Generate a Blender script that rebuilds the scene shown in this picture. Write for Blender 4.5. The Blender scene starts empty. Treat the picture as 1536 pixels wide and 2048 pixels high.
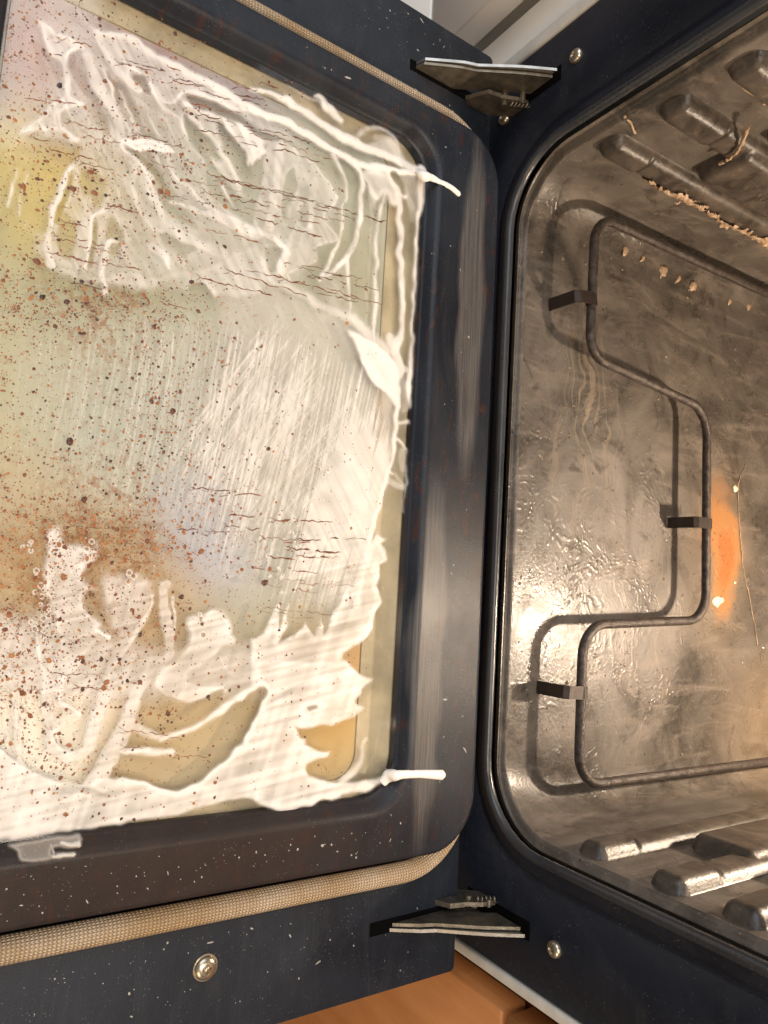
import bpy, math, random
import numpy as np
from mathutils import Matrix, Vector
random.seed(7); RNG = np.random.default_rng(7)
S = bpy.context.scene
# ------------------------------------------------------------------ camera
CAM = np.array([0.0710272, -0.30031471, 0.36159952])
ROT = np.array([[-0.05861458, 0.83734156, 0.54352869],      # picture right, down and forward in world axes
                [0.99313848, 0.10410332, -0.05327711],
                [-0.10119428, 0.53667644, -0.8376981]])
FOC = 1464.15
cd = bpy.data.cameras.new('camera'); cam = bpy.data.objects.new('camera', cd)
S.collection.objects.link(cam)
cd.sensor_width = 36; cd.lens = FOC / 2048 * 36; cd.clip_start = .01; cd.clip_end = 50
mw = Matrix(((ROT[0][0], -ROT[1][0], -ROT[2][0], CAM[0]), (ROT[0][1], -ROT[1][1], -ROT[2][1], CAM[1]),
             (ROT[0][2], -ROT[1][2], -ROT[2][2], CAM[2]), (0, 0, 0, 1)))
cam.matrix_world = mw
S.camera = cam
# ------------------------------------------------------------------ light
W = bpy.data.worlds.new('World'); S.world = W; W.use_nodes = True
W.node_tree.nodes['Background'].inputs[0].default_value = (1.0, .955, .90, 1)
W.node_tree.nodes['Background'].inputs[1].default_value = .20
S.view_settings.view_transform = 'Standard'; S.view_settings.look = 'None'
S.view_settings.exposure = 0; S.view_settings.gamma = 1

def area(name, loc, aim, sx, sy, power, col):
    l = bpy.data.lights.new(name, 'AREA'); l.shape = 'RECTANGLE'; l.size = sx; l.size_y = sy
    l.energy = power; l.color = col
    o = bpy.data.objects.new(name, l); S.collection.objects.link(o)
    o.location = loc
    o.rotation_euler = (Vector(aim) - Vector(loc)).to_track_quat('-Z', 'Y').to_euler()
    return o
area('window_light', (-1.75, -.95, 1.75), (0, -.2, 0), 2.2, 1.8, 38, (.84, .91, 1.0))
area('kitchen_lamp', (.30, -.36, 1.75), (.05, -.2, 0), 1.3, .7, 22, (1.0, .875, .75))
area('warm_lamp', (1.25, -.85, .80), (.1, -.25, 0), .6, .6, 8.5, (1.0, .70, .40))
LAMP_W = 7.4
# ------------------------------------------------------------------ helpers
C = S.collection
def link(name, me, mat=None, parent=None):
    o = bpy.data.objects.new(name, me); C.objects.link(o)
    if mat is not None: me.materials.append(mat)
    if parent is not None: o.parent = parent
    return o
def mesh(name, v, f, mat=None, parent=None, smooth=True, angle=None):
    me = bpy.data.meshes.new(name); me.from_pydata([tuple(map(float, p)) for p in v], [], [tuple(map(int, q)) for q in f]); me.update()
    if smooth: me.polygons.foreach_set('use_smooth', [True] * len(me.polygons))
    if angle is not None:
        import bmesh
        bm = bmesh.new(); bm.from_mesh(me)
        for e in bm.edges:
            if len(e.link_faces) == 2 and e.calc_face_angle(0) > math.radians(angle): e.smooth = False
        bm.to_mesh(me); bm.free()
    return link(name, me, mat, parent)
def empty(name, parent=None):
    o = bpy.data.objects.new(name, None); C.objects.link(o); o.empty_display_size = .05
    if parent is not None: o.parent = parent
    return o
def tag(o, label=None, cat=None, group=None, kind=None):
    if label: o['label'] = label
    if cat: o['category'] = cat
    if group: o['group'] = group
    if kind: o['kind'] = kind
    return o
def fast_mesh(name, V, F, mat, parent=None, attrs=None, smooth=True):
    V = np.asarray(V, np.float32); F = np.asarray(F, np.int32); k = F.shape[1]
    me = bpy.data.meshes.new(name)
    me.vertices.add(len(V)); me.vertices.foreach_set('co', V.ravel())
    me.loops.add(F.size); me.loops.foreach_set('vertex_index', F.ravel())
    me.polygons.add(len(F)); me.polygons.foreach_set('loop_start', np.arange(0, F.size, k, dtype=np.int32))
    try: me.polygons.foreach_set('loop_total', np.full(len(F), k, np.int32))
    except Exception: pass
    me.polygons.foreach_set('use_smooth', np.full(len(F), smooth))
    me.update(calc_edges=True); me.validate()
    for n, a in (attrs or {}).items():
        at = me.attributes.new(n, 'FLOAT', 'POINT'); at.data.foreach_set('value', np.asarray(a, np.float32))
    return link(name, me, mat, parent)
def rr(x0, x1, y0, y1, r, n=9):
    """rounded rectangle, 4*n points"""
    P = []
    for cx, cy, a in ((x1 - r, y1 - r, 0), (x0 + r, y1 - r, 90), (x0 + r, y0 + r, 180), (x1 - r, y0 + r, 270)):
        for i in range(n):
            t = math.radians(a + 90 * i / (n - 1)); P.append((cx + r * math.cos(t), cy + r * math.sin(t)))
    return P
def subdiv_loop(P, maxlen):
    Q = []
    for i in range(len(P)):
        a, b = P[i], P[(i + 1) % len(P)]
        Q.append(a)
    return Q
def loft(name, loops, mat, parent=None, close_first=False, close_last=False, flip=False, angle=None, smooth=True):
    v = []; f = []; n = len(loops[0])
    for L in loops: v += L
    for k in range(len(loops) - 1):
        for i in range(n):
            q = (k * n + i, k * n + (i + 1) % n, (k + 1) * n + (i + 1) % n, (k + 1) * n + i)
            f.append(q[::-1] if flip else q)
    if close_first: f.append(tuple(range(n)) if flip else tuple(range(n))[::-1])
    if close_last: f.append(tuple(range((len(loops) - 1) * n, len(loops) * n))[::-1] if flip else tuple(range((len(loops) - 1) * n, len(loops) * n)))
    return mesh(name, v, f, mat, parent, smooth, angle)
def spline(P, n=8, closed=False):
    P = [np.array(p, float) for p in P]; out = []
    m = len(P)
    for i in range(m if closed else m - 1):
        p0 = P[(i - 1) % m] if closed or i > 0 else 2 * P[0] - P[1]
        p1 = P[i]; p2 = P[(i + 1) % m]
        p3 = P[(i + 2) % m] if closed or i + 2 < m else 2 * P[-1] - P[-2]
        for k in range(n):
            t = k / n
            out.append(.5 * (2 * p1 + (p2 - p0) * t + (2 * p0 - 5 * p1 + 4 * p2 - p3) * t * t + (3 * p1 - p0 - 3 * p2 + p3) * t ** 3))
    if not closed: out.append(P[-1])
    return out
def tube(name, path, rad, mat, parent=None, ns=14, closed=False, uv=False, squash=1.0, vscale=1.0):
    P = [np.array(p, float) for p in path]; m = len(P)
    rads = rad if hasattr(rad, '__len__') else [rad] * m
    v = []; f = []; up = np.array((0, 0, 1.)); ll = [0]
    for i in range(m):
        a = P[(i - 1) % m] if closed or i else P[0]; b = P[(i + 1) % m] if closed or i < m - 1 else P[-1]
        t = b - a; t /= np.linalg.norm(t) + 1e-12
        s = np.cross(t, up)
        if np.linalg.norm(s) < .05: s = np.cross(t, (0, 1., 0))
        s /= np.linalg.norm(s); u = np.cross(s, t)
        for k in range(ns):
            an = 2 * math.pi * k / ns
            v.append(P[i] + rads[i] * (s * math.cos(an) + u * math.sin(an) * squash))
        if i: ll.append(ll[-1] + np.linalg.norm(P[i] - P[i - 1]))
    for i in range(m if closed else m - 1):
        for k in range(ns):
            j = (i + 1) % m
            f.append((i * ns + k, i * ns + (k + 1) % ns, j * ns + (k + 1) % ns, j * ns + k))
    if not closed:
        f.append(tuple(range(ns))[::-1]); f.append(tuple(range((m - 1) * ns, m * ns)))
    o = mesh(name, v, f, mat, parent, True, 60)
    if uv:
        me = o.data; la = me.uv_layers.new(name='uv')
        L = ll[-1]
        for p in me.polygons:
            if len(p.vertices) != 4: continue
            i = p.index // ns; k = p.index % ns
            for li, (di, dk) in zip(p.loop_indices, ((0, 0), (0, 1), (1, 1), (1, 0))):
                la.data[li].uv = ((k + dk) / ns, (ll[i + di] if i + di < m else L) * vscale)
    return o
def box(name, x0, x1, y0, y1, z0, z1, mat, parent=None, bev=.0):
    if bev:
        r = bev
        Ls = [[(x, y, z0) for x, y in rr(x0 + r, x1 - r, y0 + r, y1 - r, r * .5, 3)], [(x, y, z0 + r) for x, y in rr(x0, x1, y0, y1, r, 3)],
              [(x, y, z1 - r) for x, y in rr(x0, x1, y0, y1, r, 3)], [(x, y, z1) for x, y in rr(x0 + r, x1 - r, y0 + r, y1 - r, r * .5, 3)]]
        return loft(name, Ls, mat, parent, True, True, angle=50)
    v = [(x, y, z) for z in (z0, z1) for x, y in ((x0, y0), (x1, y0), (x1, y1), (x0, y1))]
    return mesh(name, v, [(3, 2, 1, 0), (4, 5, 6, 7), (0, 1, 5, 4), (1, 2, 6, 5), (2, 3, 7, 6), (3, 0, 4, 7)], mat, parent, False)
def plate(name, poly, axis, c0, c1, mat, parent=None):
    """extrude a polygon (a, b) along an axis"""
    def p3(a, b, c): return {0: (c, a, b), 1: (a, c, b), 2: (a, b, c)}[axis]
    n = len(poly)
    v = [p3(a, b, c0) for a, b in poly] + [p3(a, b, c1) for a, b in poly]
    f = [tuple(range(n))[::-1], tuple(range(n, 2 * n))] + [(i, (i + 1) % n, n + (i + 1) % n, n + i) for i in range(n)]
    o = mesh(name, v, f, mat, parent, False)
    import bmesh
    bm = bmesh.new(); bm.from_mesh(o.data); bmesh.ops.recalc_face_normals(bm, faces=bm.faces); bm.to_mesh(o.data); bm.free()
    return o
# ------------------------------------------------------------------ materials
class NT:
    def __init__(s, name):
        s.m = bpy.data.materials.new(name); s.m.use_nodes = True; s.t = s.m.node_tree
        s.b = s.t.nodes['Principled BSDF']; s.out = s.t.nodes['Material Output']
    def n(s, t, **k):
        x = s.t.nodes.new(t)
        for a, b in k.items():
            if a.startswith('i_'):
                key = a[2:]; key = int(key) if key.isdigit() else key.replace('_', ' ')
                s.set(x.inputs[key], b)
            else: setattr(x, a, b)
        return x
    def set(s, sock, v):
        if hasattr(v, 'is_output') or isinstance(v, bpy.types.NodeSocket): s.t.links.new(v, sock)
        else: sock.default_value = (*v, 1) if hasattr(v, '__len__') and len(v) == 3 and sock.type == 'RGBA' else v
    def p(s, **k):
        for a, b in k.items(): s.set(s.b.inputs[a.replace('_', ' ')], b)
    def math(s, op, a, b=0.0, clamp=False):
        x = s.n('ShaderNodeMath', operation=op, use_clamp=clamp); s.set(x.inputs[0], a); s.set(x.inputs[1], b); return x.outputs[0]
    def ramp(s, fac, stops):
        x = s.n('ShaderNodeValToRGB'); s.set(x.inputs[0], fac); e = x.color_ramp.elements
        while len(e) < len(stops): e.new(.5)
        for el, (pos, c) in zip(e, stops): el.position = pos; el.color = (*c, 1) if hasattr(c, '__len__') else (c, c, c, 1)
        return x.outputs[0]
    def mix(s, f, a, b, blend='MIX'):
        x = s.n('ShaderNodeMix', data_type='RGBA', blend_type=blend)
        s.set(x.inputs[0], f); s.set(x.inputs[6], a); s.set(x.inputs[7], b); return x.outputs[2]
    def coord(s, scale=(1, 1, 1), loc=(0, 0, 0), rot=(0, 0, 0), kind='Object'):
        tc = s.n('ShaderNodeTexCoord'); mp = s.n('ShaderNodeMapping')
        s.t.links.new(tc.outputs[kind], mp.inputs[0]); mp.inputs[1].default_value = loc; mp.inputs[2].default_value = rot; mp.inputs[3].default_value = scale
        return mp.outputs[0]
    def noise(s, vec, scale, detail=4, rough=.55, dist=0):
        return s.n('ShaderNodeTexNoise', i_Vector=vec, i_Scale=scale, i_Detail=detail, i_Roughness=rough, i_Distortion=dist).outputs[0]
    def bump(s, h, strength=.3, dist=.001, normal=None):
        x = s.n('ShaderNodeBump'); s.set(x.inputs['Height'], h); x.inputs['Strength'].default_value = strength; x.inputs['Distance'].default_value = dist
        if normal is not None: s.t.links.new(normal, x.inputs['Normal'])
        return x.outputs[0]
    def blob(s, vec, c, r):
        """soft round mask about a point, 1 in its middle"""
        x = s.n('ShaderNodeVectorMath', operation='SUBTRACT'); s.set(x.inputs[0], vec); x.inputs[1].default_value = c
        y = s.n('ShaderNodeVectorMath', operation='DIVIDE'); s.t.links.new(x.outputs[0], y.inputs[0]); y.inputs[1].default_value = r
        z = s.n('ShaderNodeVectorMath', operation='LENGTH'); s.t.links.new(y.outputs[0], z.inputs[0])
        m = s.n('ShaderNodeMapRange', interpolation_type='SMOOTHSTEP'); s.t.links.new(z.outputs['Value'], m.inputs[0])
        m.inputs[1].default_value = 1; m.inputs[2].default_value = 0; m.inputs[3].default_value = 0; m.inputs[4].default_value = 1
        return m.outputs[0]

def enamel(name, col, rough, brown=0.0, film_or_sheen=False, spec=.34):
    m = NT(name); o = m.coord()
    big = m.noise(o, 14, 5, .6, .4); fine = m.noise(o, 1100, 2, .5)
    scr = m.noise(m.coord((22, 1500, 400)), 1, 4, .7); scr2 = m.noise(m.coord((1500, 24, 400)), 1, 3, .7)
    c = m.mix(m.ramp(big, [(.35, 0), (.75, 1)]), col, tuple(x * 1.7 + .004 for x in col))
    smear = m.math('MULTIPLY', m.ramp(m.noise(m.coord((9, 40, 9)), 1.6, 6, .65, 1.5), [(.50, 0), (.72, 1)]), m.ramp(scr, [(.35, .15), (.7, 1)]))
    c = m.mix(m.math('MULTIPLY', smear, .34), c, (.055, .056, .058))
    rgh = m.math('ADD', m.math('MULTIPLY', m.ramp(big, [(.3, 0), (.7, 1)]), .16), m.math('ADD', rough - .05, m.math('MULTIPLY', scr, .10)))
    if brown:
        st = m.math('MULTIPLY', m.ramp(m.noise(m.coord((1, 2.4, 1)), 42, 9, .72, 1.6), [(.55, 0), (.64, 1)]), brown)
        c = m.mix(st, c, (.045, .017, .012))
        low = m.math('MULTIPLY', m.blob(o, (.205, -.22, .015), (.055, .26, .1)), m.ramp(big, [(.3, .35), (.7, .9)]))
        c = m.mix(low, c, (.040, .023, .013))
    if film_or_sheen:  # two pale strips: reflections of the lit cavity painted into the frame colour
        sheen1 = m.blob(m.n('ShaderNodeVectorMath', operation='ADD', i_0=o, i_1=m.n('ShaderNodeVectorMath', operation='SCALE', i_0=m.n('ShaderNodeTexNoise', i_Vector=o, i_Scale=26.0).outputs[1], i_Scale=.012).outputs[0]).outputs[0], (.120, -.039, .02), (.135, .0155, .08))
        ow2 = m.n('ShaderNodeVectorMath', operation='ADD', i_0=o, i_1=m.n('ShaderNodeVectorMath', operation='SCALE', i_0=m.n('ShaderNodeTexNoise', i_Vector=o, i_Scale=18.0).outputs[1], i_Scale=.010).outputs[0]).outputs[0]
        sheen2 = m.blob(ow2, (-.10, -.020, .02), (.15, .0140, .08))
        f = m.math('MULTIPLY', m.ramp(m.math('MAXIMUM', sheen1, sheen2), [(.08, 0), (.38, 1)]), m.ramp(scr, [(.3, .1), (.68, 1)]))
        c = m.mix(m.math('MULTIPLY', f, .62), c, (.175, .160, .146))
    sp = m.ramp(m.n('ShaderNodeTexVoronoi', i_Vector=o, i_Scale=620).outputs[0], [(.08, 1), (.17, 0)])
    sp = m.math('MULTIPLY', sp, m.ramp(m.noise(o, 60, 4, .7), [(.47, 0), (.66, .55)]))
    c = m.mix(sp, c, (.40, .38, .34))
    hgt = m.math('ADD', m.math('MULTIPLY', fine, .7), m.math('ADD', m.math('MULTIPLY', scr, .5), m.math('MULTIPLY', scr2, .15)))
    m.p(Base_Color=c, Roughness=rgh, Normal=m.bump(hgt, .26, .0004)); m.b.inputs['Specular IOR Level'].default_value = spec
    return m.m
M_PLATE = enamel('black_enamel_plate', (.0065, .0095, .0155), .34)
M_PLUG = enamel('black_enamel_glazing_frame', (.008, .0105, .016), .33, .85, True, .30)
M_RIM = enamel('black_enamel_rim', (.022, .024, .028), .20, 0, False, .6)
M_FRONT = enamel('black_enamel_front', (.0055, .0078, .0145), .33)
def simple(name, col, rough, metal=0, nscale=40, var=.25, bump=.0):
    m = NT(name); n = m.noise(m.coord(), nscale, 5, .6)
    c = m.mix(m.ramp(n, [(.3, 0), (.7, 1)]), tuple(x * (1 - var) for x in col), tuple(min(1, x * (1 + var)) for x in col))
    m.p(Base_Color=c, Roughness=rough, Metallic=metal)
    if bump: m.p(Normal=m.bump(m.noise(m.coord(), nscale * 8, 3), bump, .0006))
    return m.m
M_STEEL = simple('galvanised_steel', (.34, .32, .29), .38, .9, 120, .25, .2)
M_STEEL_D = simple('greasy_steel', (.20, .17, .13), .42, .75, 150, .4, .3)
M_SCREW = simple('screw_metal', (.50, .44, .34), .28, .9, 300, .2)
M_ELEM = simple('heating_rod_sheath', (.060, .047, .040), .42, .25, 260, .8, .6)
M_BRACKET = simple('burnt_bracket', (.030, .020, .016), .5, .3, 200, .4, .2)
M_WHITE = simple('white_lacquer', (.90, .87, .82), .35, 0, 20, .02)
M_OFFWHITE = simple('white_enamel_side', (.66, .63, .57), .38, 0, 120, .1)
M_DARK = simple('dark_gap', (.003, .0028, .0026), 1.0, 0, 30, .2); M_DARK.node_tree.nodes['Principled BSDF'].inputs['Specular IOR Level'].default_value = 0.05
def wood():
    m = NT('orange_wood'); o = m.coord((6, 30, 1.2)); n = m.noise(o, 6, 6, .6, .6)
    c = m.mix(m.ramp(n, [(.3, 0), (.7, 1)]), (.40, .155, .047), (.52, .225, .078)); m.p(Base_Color=c, Roughness=.42)
    return m.m
M_WOOD = wood(); M_WOOD_D = simple('brown_wood_edge', (.12, .042, .014), .5, 0, 60, .25)
M_TILE = simple('kitchen_floor_tile', (.22, .15, .11), .5, 0, 12, .2)

def liner():
    m = NT('cavity_enamel'); o = m.coord()
    sx = m.n('ShaderNodeSeparateXYZ'); m.t.links.new(o, sx.inputs[0]); Z = sx.outputs[2]; Y = sx.outputs[1]
    n1 = m.noise(o, 16, 6, .62, .8); n2 = m.noise(o, 60, 6, .65, .5); n3 = m.noise(o, 420, 3, .6)
    base = m.mix(m.ramp(n1, [(.32, 0), (.72, 1)]), (.036, .031, .026), (.150, .128, .108))
    # residue of dried cleaner on the floor
    fl = m.ramp(Z, [(.004, 1), (.02, 0)])
    wob = m.n('ShaderNodeVectorMath', operation='ADD'); m.t.links.new(o, wob.inputs[0])
    nv = m.n('ShaderNodeTexNoise', i_Vector=o, i_Scale=22.0, i_Detail=2.0); sc = m.n('ShaderNodeVectorMath', operation='SCALE'); m.t.links.new(nv.outputs[1], sc.inputs[0]); sc.inputs[3].default_value = .05
    m.t.links.new(sc.outputs[0], wob.inputs[1]); ow = wob.outputs[0]
    cen = m.blob(ow, (.07, .155, .025), (.19, .14, .3))
    film_or_sheen = m.math('MULTIPLY', m.math('MULTIPLY', cen, fl), m.ramp(n1, [(.28, .15), (.6, .8)]))
    base = m.mix(film_or_sheen, base, (.275, .25, .225))
    # wiping arcs
    rot = m.n('ShaderNodeMapping'); m.t.links.new(ow, rot.inputs[0]); rot.inputs[2].default_value = (0, 0, -.62); rot.inputs[3].default_value = (9, 210, 0)
    stv = m.noise(rot.outputs[0], 1.0, 3, .55)
    rot2 = m.n('ShaderNodeMapping'); m.t.links.new(ow, rot2.inputs[0]); rot2.inputs[2].default_value = (0, 0, -.15); rot2.inputs[3].default_value = (9, 170, 0)
    stv2 = m.noise(rot2.outputs[0], 1.0, 3, .55)
    wm = m.math('MAXIMUM', m.math('MULTIPLY', m.ramp(stv, [(.52, 0), (.60, 1)]), m.math('MULTIPLY', m.blob(ow, (-.025, .130, .02), (.11, .065, .3)), fl)), m.math('MULTIPLY', m.ramp(stv2, [(.54, 0), (.62, 1)]), m.math('MULTIPLY', m.blob(ow, (.12, .19, .02), (.12, .085, .3)), m.math('MULTIPLY', fl, .6))))
    base = m.mix(m.math('MULTIPLY', wm, .55), base, (.36, .28, .20))
    smr = m.math('MULTIPLY', m.ramp(m.noise(m.coord((60, 14, 60), (0, 0, 0), (0, 0, .5)), 1.0, 7, .68, 1.2), [(.5, 0), (.68, 1)]), .45)
    base = m.mix(smr, base, (.24, .20, .165))
    drk = m.math('MULTIPLY', m.ramp(m.noise(o, 34, 7, .7, 1.0), [(.56, 0), (.66, 1)]), .6)
    base = m.mix(drk, base, (.020, .015, .011))
    # rust coloured stain and yellow halo
    h1 = m.blob(ow, (.058, .29, .02), (.12, .065, .3)); h2 = m.blob(ow, (.046, .292, .02), (.085, .038, .3)); h3 = m.blob(ow, (.058, .294, .02), (.045, .022, .3))
    base = m.mix(m.math('MULTIPLY', h1, m.math('MULTIPLY', fl, .38)), base, (.30, .215, .13))
    h2 = m.ramp(m.math('ADD', h2, m.math('MULTIPLY', m.math('SUBTRACT', n2, .5), .55)), [(.12, 0), (.55, 1)])
    base = m.mix(m.math('MULTIPLY', h2, m.math('MULTIPLY', fl, .80)), base, (.38, .17, .055))
    h3 = m.ramp(m.math('ADD', h3, m.math('MULTIPLY', m.math('SUBTRACT', n2, .5), .9)), [(.25, 0), (.6, 1)])
    base = m.mix(m.math('MULTIPLY', h3, m.math('MULTIPLY', fl, .55)), base, (.32, .085, .018))
    hh = m.blob(ow, (.20, .36, .03), (.09, .10, .3)); base = m.mix(m.math('MULTIPLY', hh, .30), base, (.36, .25, .14))
    pale = m.math('MULTIPLY', m.ramp(m.n('ShaderNodeTexVoronoi', i_Vector=o, i_Scale=330.0).outputs[0], [(.07, 1), (.15, 0)]), m.ramp(m.noise(o, 22, 3), [(.50, 0), (.64, .8)]))
    base = m.mix(pale, base, (.46, .40, .33))
    scw = m.math('MULTIPLY', m.ramp(m.noise(m.coord((700, 60, 120), (0, 0, 0), (.4, .2, .7)), 1.0, 3, .6), [(.60, 0), (.72, 1)]), .35)
    base = m.mix(scw, base, (.22, .18, .15))
    # burnt specks
    spk = m.math('MULTIPLY', m.ramp(m.n('ShaderNodeTexVoronoi', i_Vector=o, i_Scale=170.0).outputs[0], [(.1, 1), (.2, 0)]), m.ramp(m.noise(o, 30, 3), [(.54, 0), (.66, 1)]))
    base = m.mix(spk, base, (.012, .008, .006))
    # bubbles and trickles in relief
    vb = m.n('ShaderNodeTexVoronoi', i_Vector=ow, i_Scale=230.0, feature='SMOOTH_F1'); bub = m.ramp(vb.outputs[0], [(.15, 1), (.45, 0)])
    bmask = m.math('MULTIPLY', fl, m.ramp(m.noise(ow, 24, 3), [(.46, 0), (.6, 1)]))
    hgt = m.math('ADD', m.math('MULTIPLY', m.math('MULTIPLY', bub, bmask), .9), m.math('ADD', m.math('MULTIPLY', n3, .5), m.math('ADD', m.math('MULTIPLY', wm, .35), m.math('MULTIPLY', n2, .5))))
    m.p(Base_Color=base, Roughness=m.ramp(m.math('ADD', m.math('MULTIPLY', n2, .6), m.math('MULTIPLY', n1, .5)), [(.35, .17), (.75, .50)]), Metallic=.0, Normal=m.bump(hgt, .40, .0011))
    m.b.inputs['Specular IOR Level'].default_value = .42
    return m.m
M_LINER = liner()

def ribm():
    m = NT('rib_enamel'); o = m.coord(); n = m.noise(o, 50, 7, .68, .8); f = m.noise(o, 500, 3, .6)
    c = m.mix(m.ramp(n, [(.36, 0), (.70, 1)]), (.026, .021, .018), (.115, .092, .072))
    pl = m.math('MULTIPLY', m.ramp(m.noise(o, 110, 8, .75, 1.0), [(.56, 0), (.66, 1)]), .5); c = m.mix(pl, c, (.24, .18, .125))
    m.p(Base_Color=c, Roughness=m.math('ADD', .26, m.math('MULTIPLY', n, .25)), Normal=m.bump(m.math('ADD', m.math('MULTIPLY', f, .5), n), .45, .0011)); m.b.inputs['Specular IOR Level'].default_value = .55
    return m.m
M_RIB = ribm()
# ================================================================== OVEN
oven = empty('oven'); tag(oven, 'greasy black oven with its door dropped open and a rod element on the cavity floor', 'oven')
YF = .0125; OX = .2164; OZ0 = .0085; OZ1 = .335
def ov(x, z, r, y, dx=0): return [(a, y, b) for a, b in rr(-x, x, z[0], z[1], r)]
# front frame: plate with pressed step round the opening, rolled lip
L = [ov(.2875, (-.055, .40), .002, .035), ov(.2875, (-.055, .40), .002, YF + .001), ov(.2868, (-.0543, .3993), .002, YF),
     ov(.2340, (-.0075, .3545), .060, YF), ov(.2325, (-.006, .353), .059, YF + .0022), ov(.2290, (-.003, .349), .057, YF + .0026), ov(.2275, (-.0015, .348), .056, YF + .0006),
     ov(.2200, (.0050, .3390), .0485, YF), ov(.2200, (.0050, .3390), .0485, YF + .006)]
front = loft('front_frame', L, M_FRONT, oven, angle=70)
def rim_ring(t): k = .0030; e = k * math.cos(t) + .2190 - .2164; return ov(.2164 + e, (.0085 - e, .335 + e), .045 + e, YF + .0016 - k * math.sin(t))
loft('opening_rim', [rim_ring(math.radians(a)) for a in range(-40, 221, 20)], M_RIM, oven)
# pressed liner: lip channel, bead, floor, walls, ceiling, back
def cv(d, y, r=.043, zf=0.0): return [(a, y, b) for a, b in rr(-.2165 - d, .2165 + d, zf - d * .8, .332 + d, r, 17)]
prof = [(-.0004, .0195, .0092), (.0006, .0212, .0080), (.0022, .0228, .0062), (.0028, .0250, .0050), (.0028, .0325, .0046), (.0024, .0342, .0046), (.0006, .0352, .0040), (-.0012, .0365, .0040), (-.0020, .0385, .0040), (-.0016, .0405, .0034), (-.0003, .0425, .0016), (.0006, .0450, .0004), (.0, .049, 0)]
prof = [(d, .0195 + (y - .0195) * .60, z) for d, y, z in prof]
Ls = [cv(d, y, .044 - max(0, y - .029) * .5, z) for d, y, z in prof]
for y, r_ in ((.045, .037), (.056, .033), (.065, .029), (.08, .026), (.10, .025), (.16, .025), (.22, .025), (.28, .025), (.34, .025), (.372, .025)): Ls.append(cv(0, y, r_))
for a in (20, 40, 60, 80, 90):
    t = math.radians(a); ins = .028 * (1 - math.cos(t)); yy = .372 + .028 * math.sin(t)
    Ls.append([(x, yy, z) for x, z in rr(-.2165 + ins, .2165 - ins, ins, .332 - ins, .025 - ins * .3, 17)])
lin = loft('cavity_liner', Ls, M_LINER, oven, close_last=True, flip=False)
# pressed rack ribs on both side walls
def rib(side, parts, y0, y1, z0, z1, name='rack_rib'):
    ys = np.arange(y0, y1 + 1e-6, .0012); zs = np.arange(z0, z1 + 1e-6, .0012)
    Yg, Zg = np.meshgrid(ys, zs, indexing='ij'); H = np.zeros_like(Yg)
    for (a, b, zc0, zc1, hw, hb, crease) in parts:
        dy = np.maximum(np.maximum(a + hw - Yg, Yg - (b - hw)), 0); dz = np.maximum(np.maximum(zc0 - Zg, Zg - zc1), 0)
        d = np.sqrt(dy ** 2 + dz ** 2) / hw
        h = hb * np.clip(1 - d ** 2.2, 0, 1) ** .62
        if crease is not None:
            h = h - .0022 * np.exp(-((Yg - crease) / .0013) ** 2) * (h > .003) - .0018 * (Yg > crease) * np.clip(h / hb, 0, 1)
        H = np.maximum(H, h)

    X = side * (.2165 - H + .0012 * (H < .0003))
    V = np.stack([X, Yg, Zg], -1).reshape(-1, 3); ni, nj = Yg.shape
    idx = np.arange(ni * nj).reshape(ni, nj)
    F = np.stack([idx[:-1, :-1], idx[1:, :-1], idx[1:, 1:], idx[:-1, 1:]], -1).reshape(-1, 4)
    if side < 0: F = F[:, ::-1]
    return fast_mesh(name, V, F[:, ::-1], M_RIB, oven)
rib(-1, [(0.0395, .36, .0615, .0685, .0066, .0080, .074)], .0385, .365, .048, .082)
rib(-1, [(0.0395, .36, .107, .115, .0066, .0080, .084), (.108, .36, .085, .112, .007, .010, None)], .0385, .365, .0765, .1265)
rib(-1, [(0.0395, .36, .150, .158, .0066, .0080, .080), (.108, .36, .130, .155, .007, .010, None)], .0385, .365, .128, .170)
rib(-1, [(0.0395, .36, .195, .203, .0066, .0080, .080)], .0385, .365, .183, .215)
rib(1, [(0.0400, .36, .063, .069, .0066, .0080, .074)], .0385, .365, .050, .082)
rib(1, [(0.0395, .36, .112, .120, .0066, .0080, .076), (.110, .36, .088, .116, .007, .010, None)], .0385, .365, .0785, .1315)
rib(1, [(0.0395, .36, .152, .160, .0066, .0080, .078), (.110, .36, .138, .156, .007, .010, None)], .0385, .365, .1325, .172)
rib(1, [(0.0395, .36, .197, .205, .0066, .0080, .080)], .0385, .365, .185, .217)
# heating element
def fillet(P, r, n=8):
    out = [np.array(P[0], float)]
    for i in range(1, len(P) - 1):
        a, b, c = (np.array(P[j], float) for j in (i - 1, i, i + 1))
        u = (a - b) / np.linalg.norm(a - b); w = (c - b) / np.linalg.norm(c - b)
        rr_ = r[i - 1] if hasattr(r, '__len__') else r
        th = math.acos(np.clip(u @ w, -1, 1)); d = rr_ / math.tan(th / 2)
        p, q = b + u * d, b + w * d; bis = (u + w); bis /= np.linalg.norm(bis); ce = b + bis * rr_ / math.sin(th / 2)
        for k in range(n + 1):
            t = k / n; v1 = (p - ce); v2 = (q - ce); an = math.acos(np.clip(v1 @ v2 / rr_ ** 2, -1, 1))
            out.append(ce + (math.sin((1 - t) * an) * v1 + math.sin(t * an) * v2) / math.sin(an))
    out.append(np.array(P[-1], float)); return out
EZ = .022
pts = [(-.200, .385, EZ), (-.198, .079, EZ), (-.0955, .0775, EZ), (-.0815, .2125, EZ), (.082, .2145, EZ), (.0885, .0795, EZ), (.1925, .0795, EZ), (.1945, .385, EZ)]
elem = tube('heating_element', fillet(pts, [.021, .017, .023, .022, .022, .021, .022]), .0033, M_ELEM, oven, 16)
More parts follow.
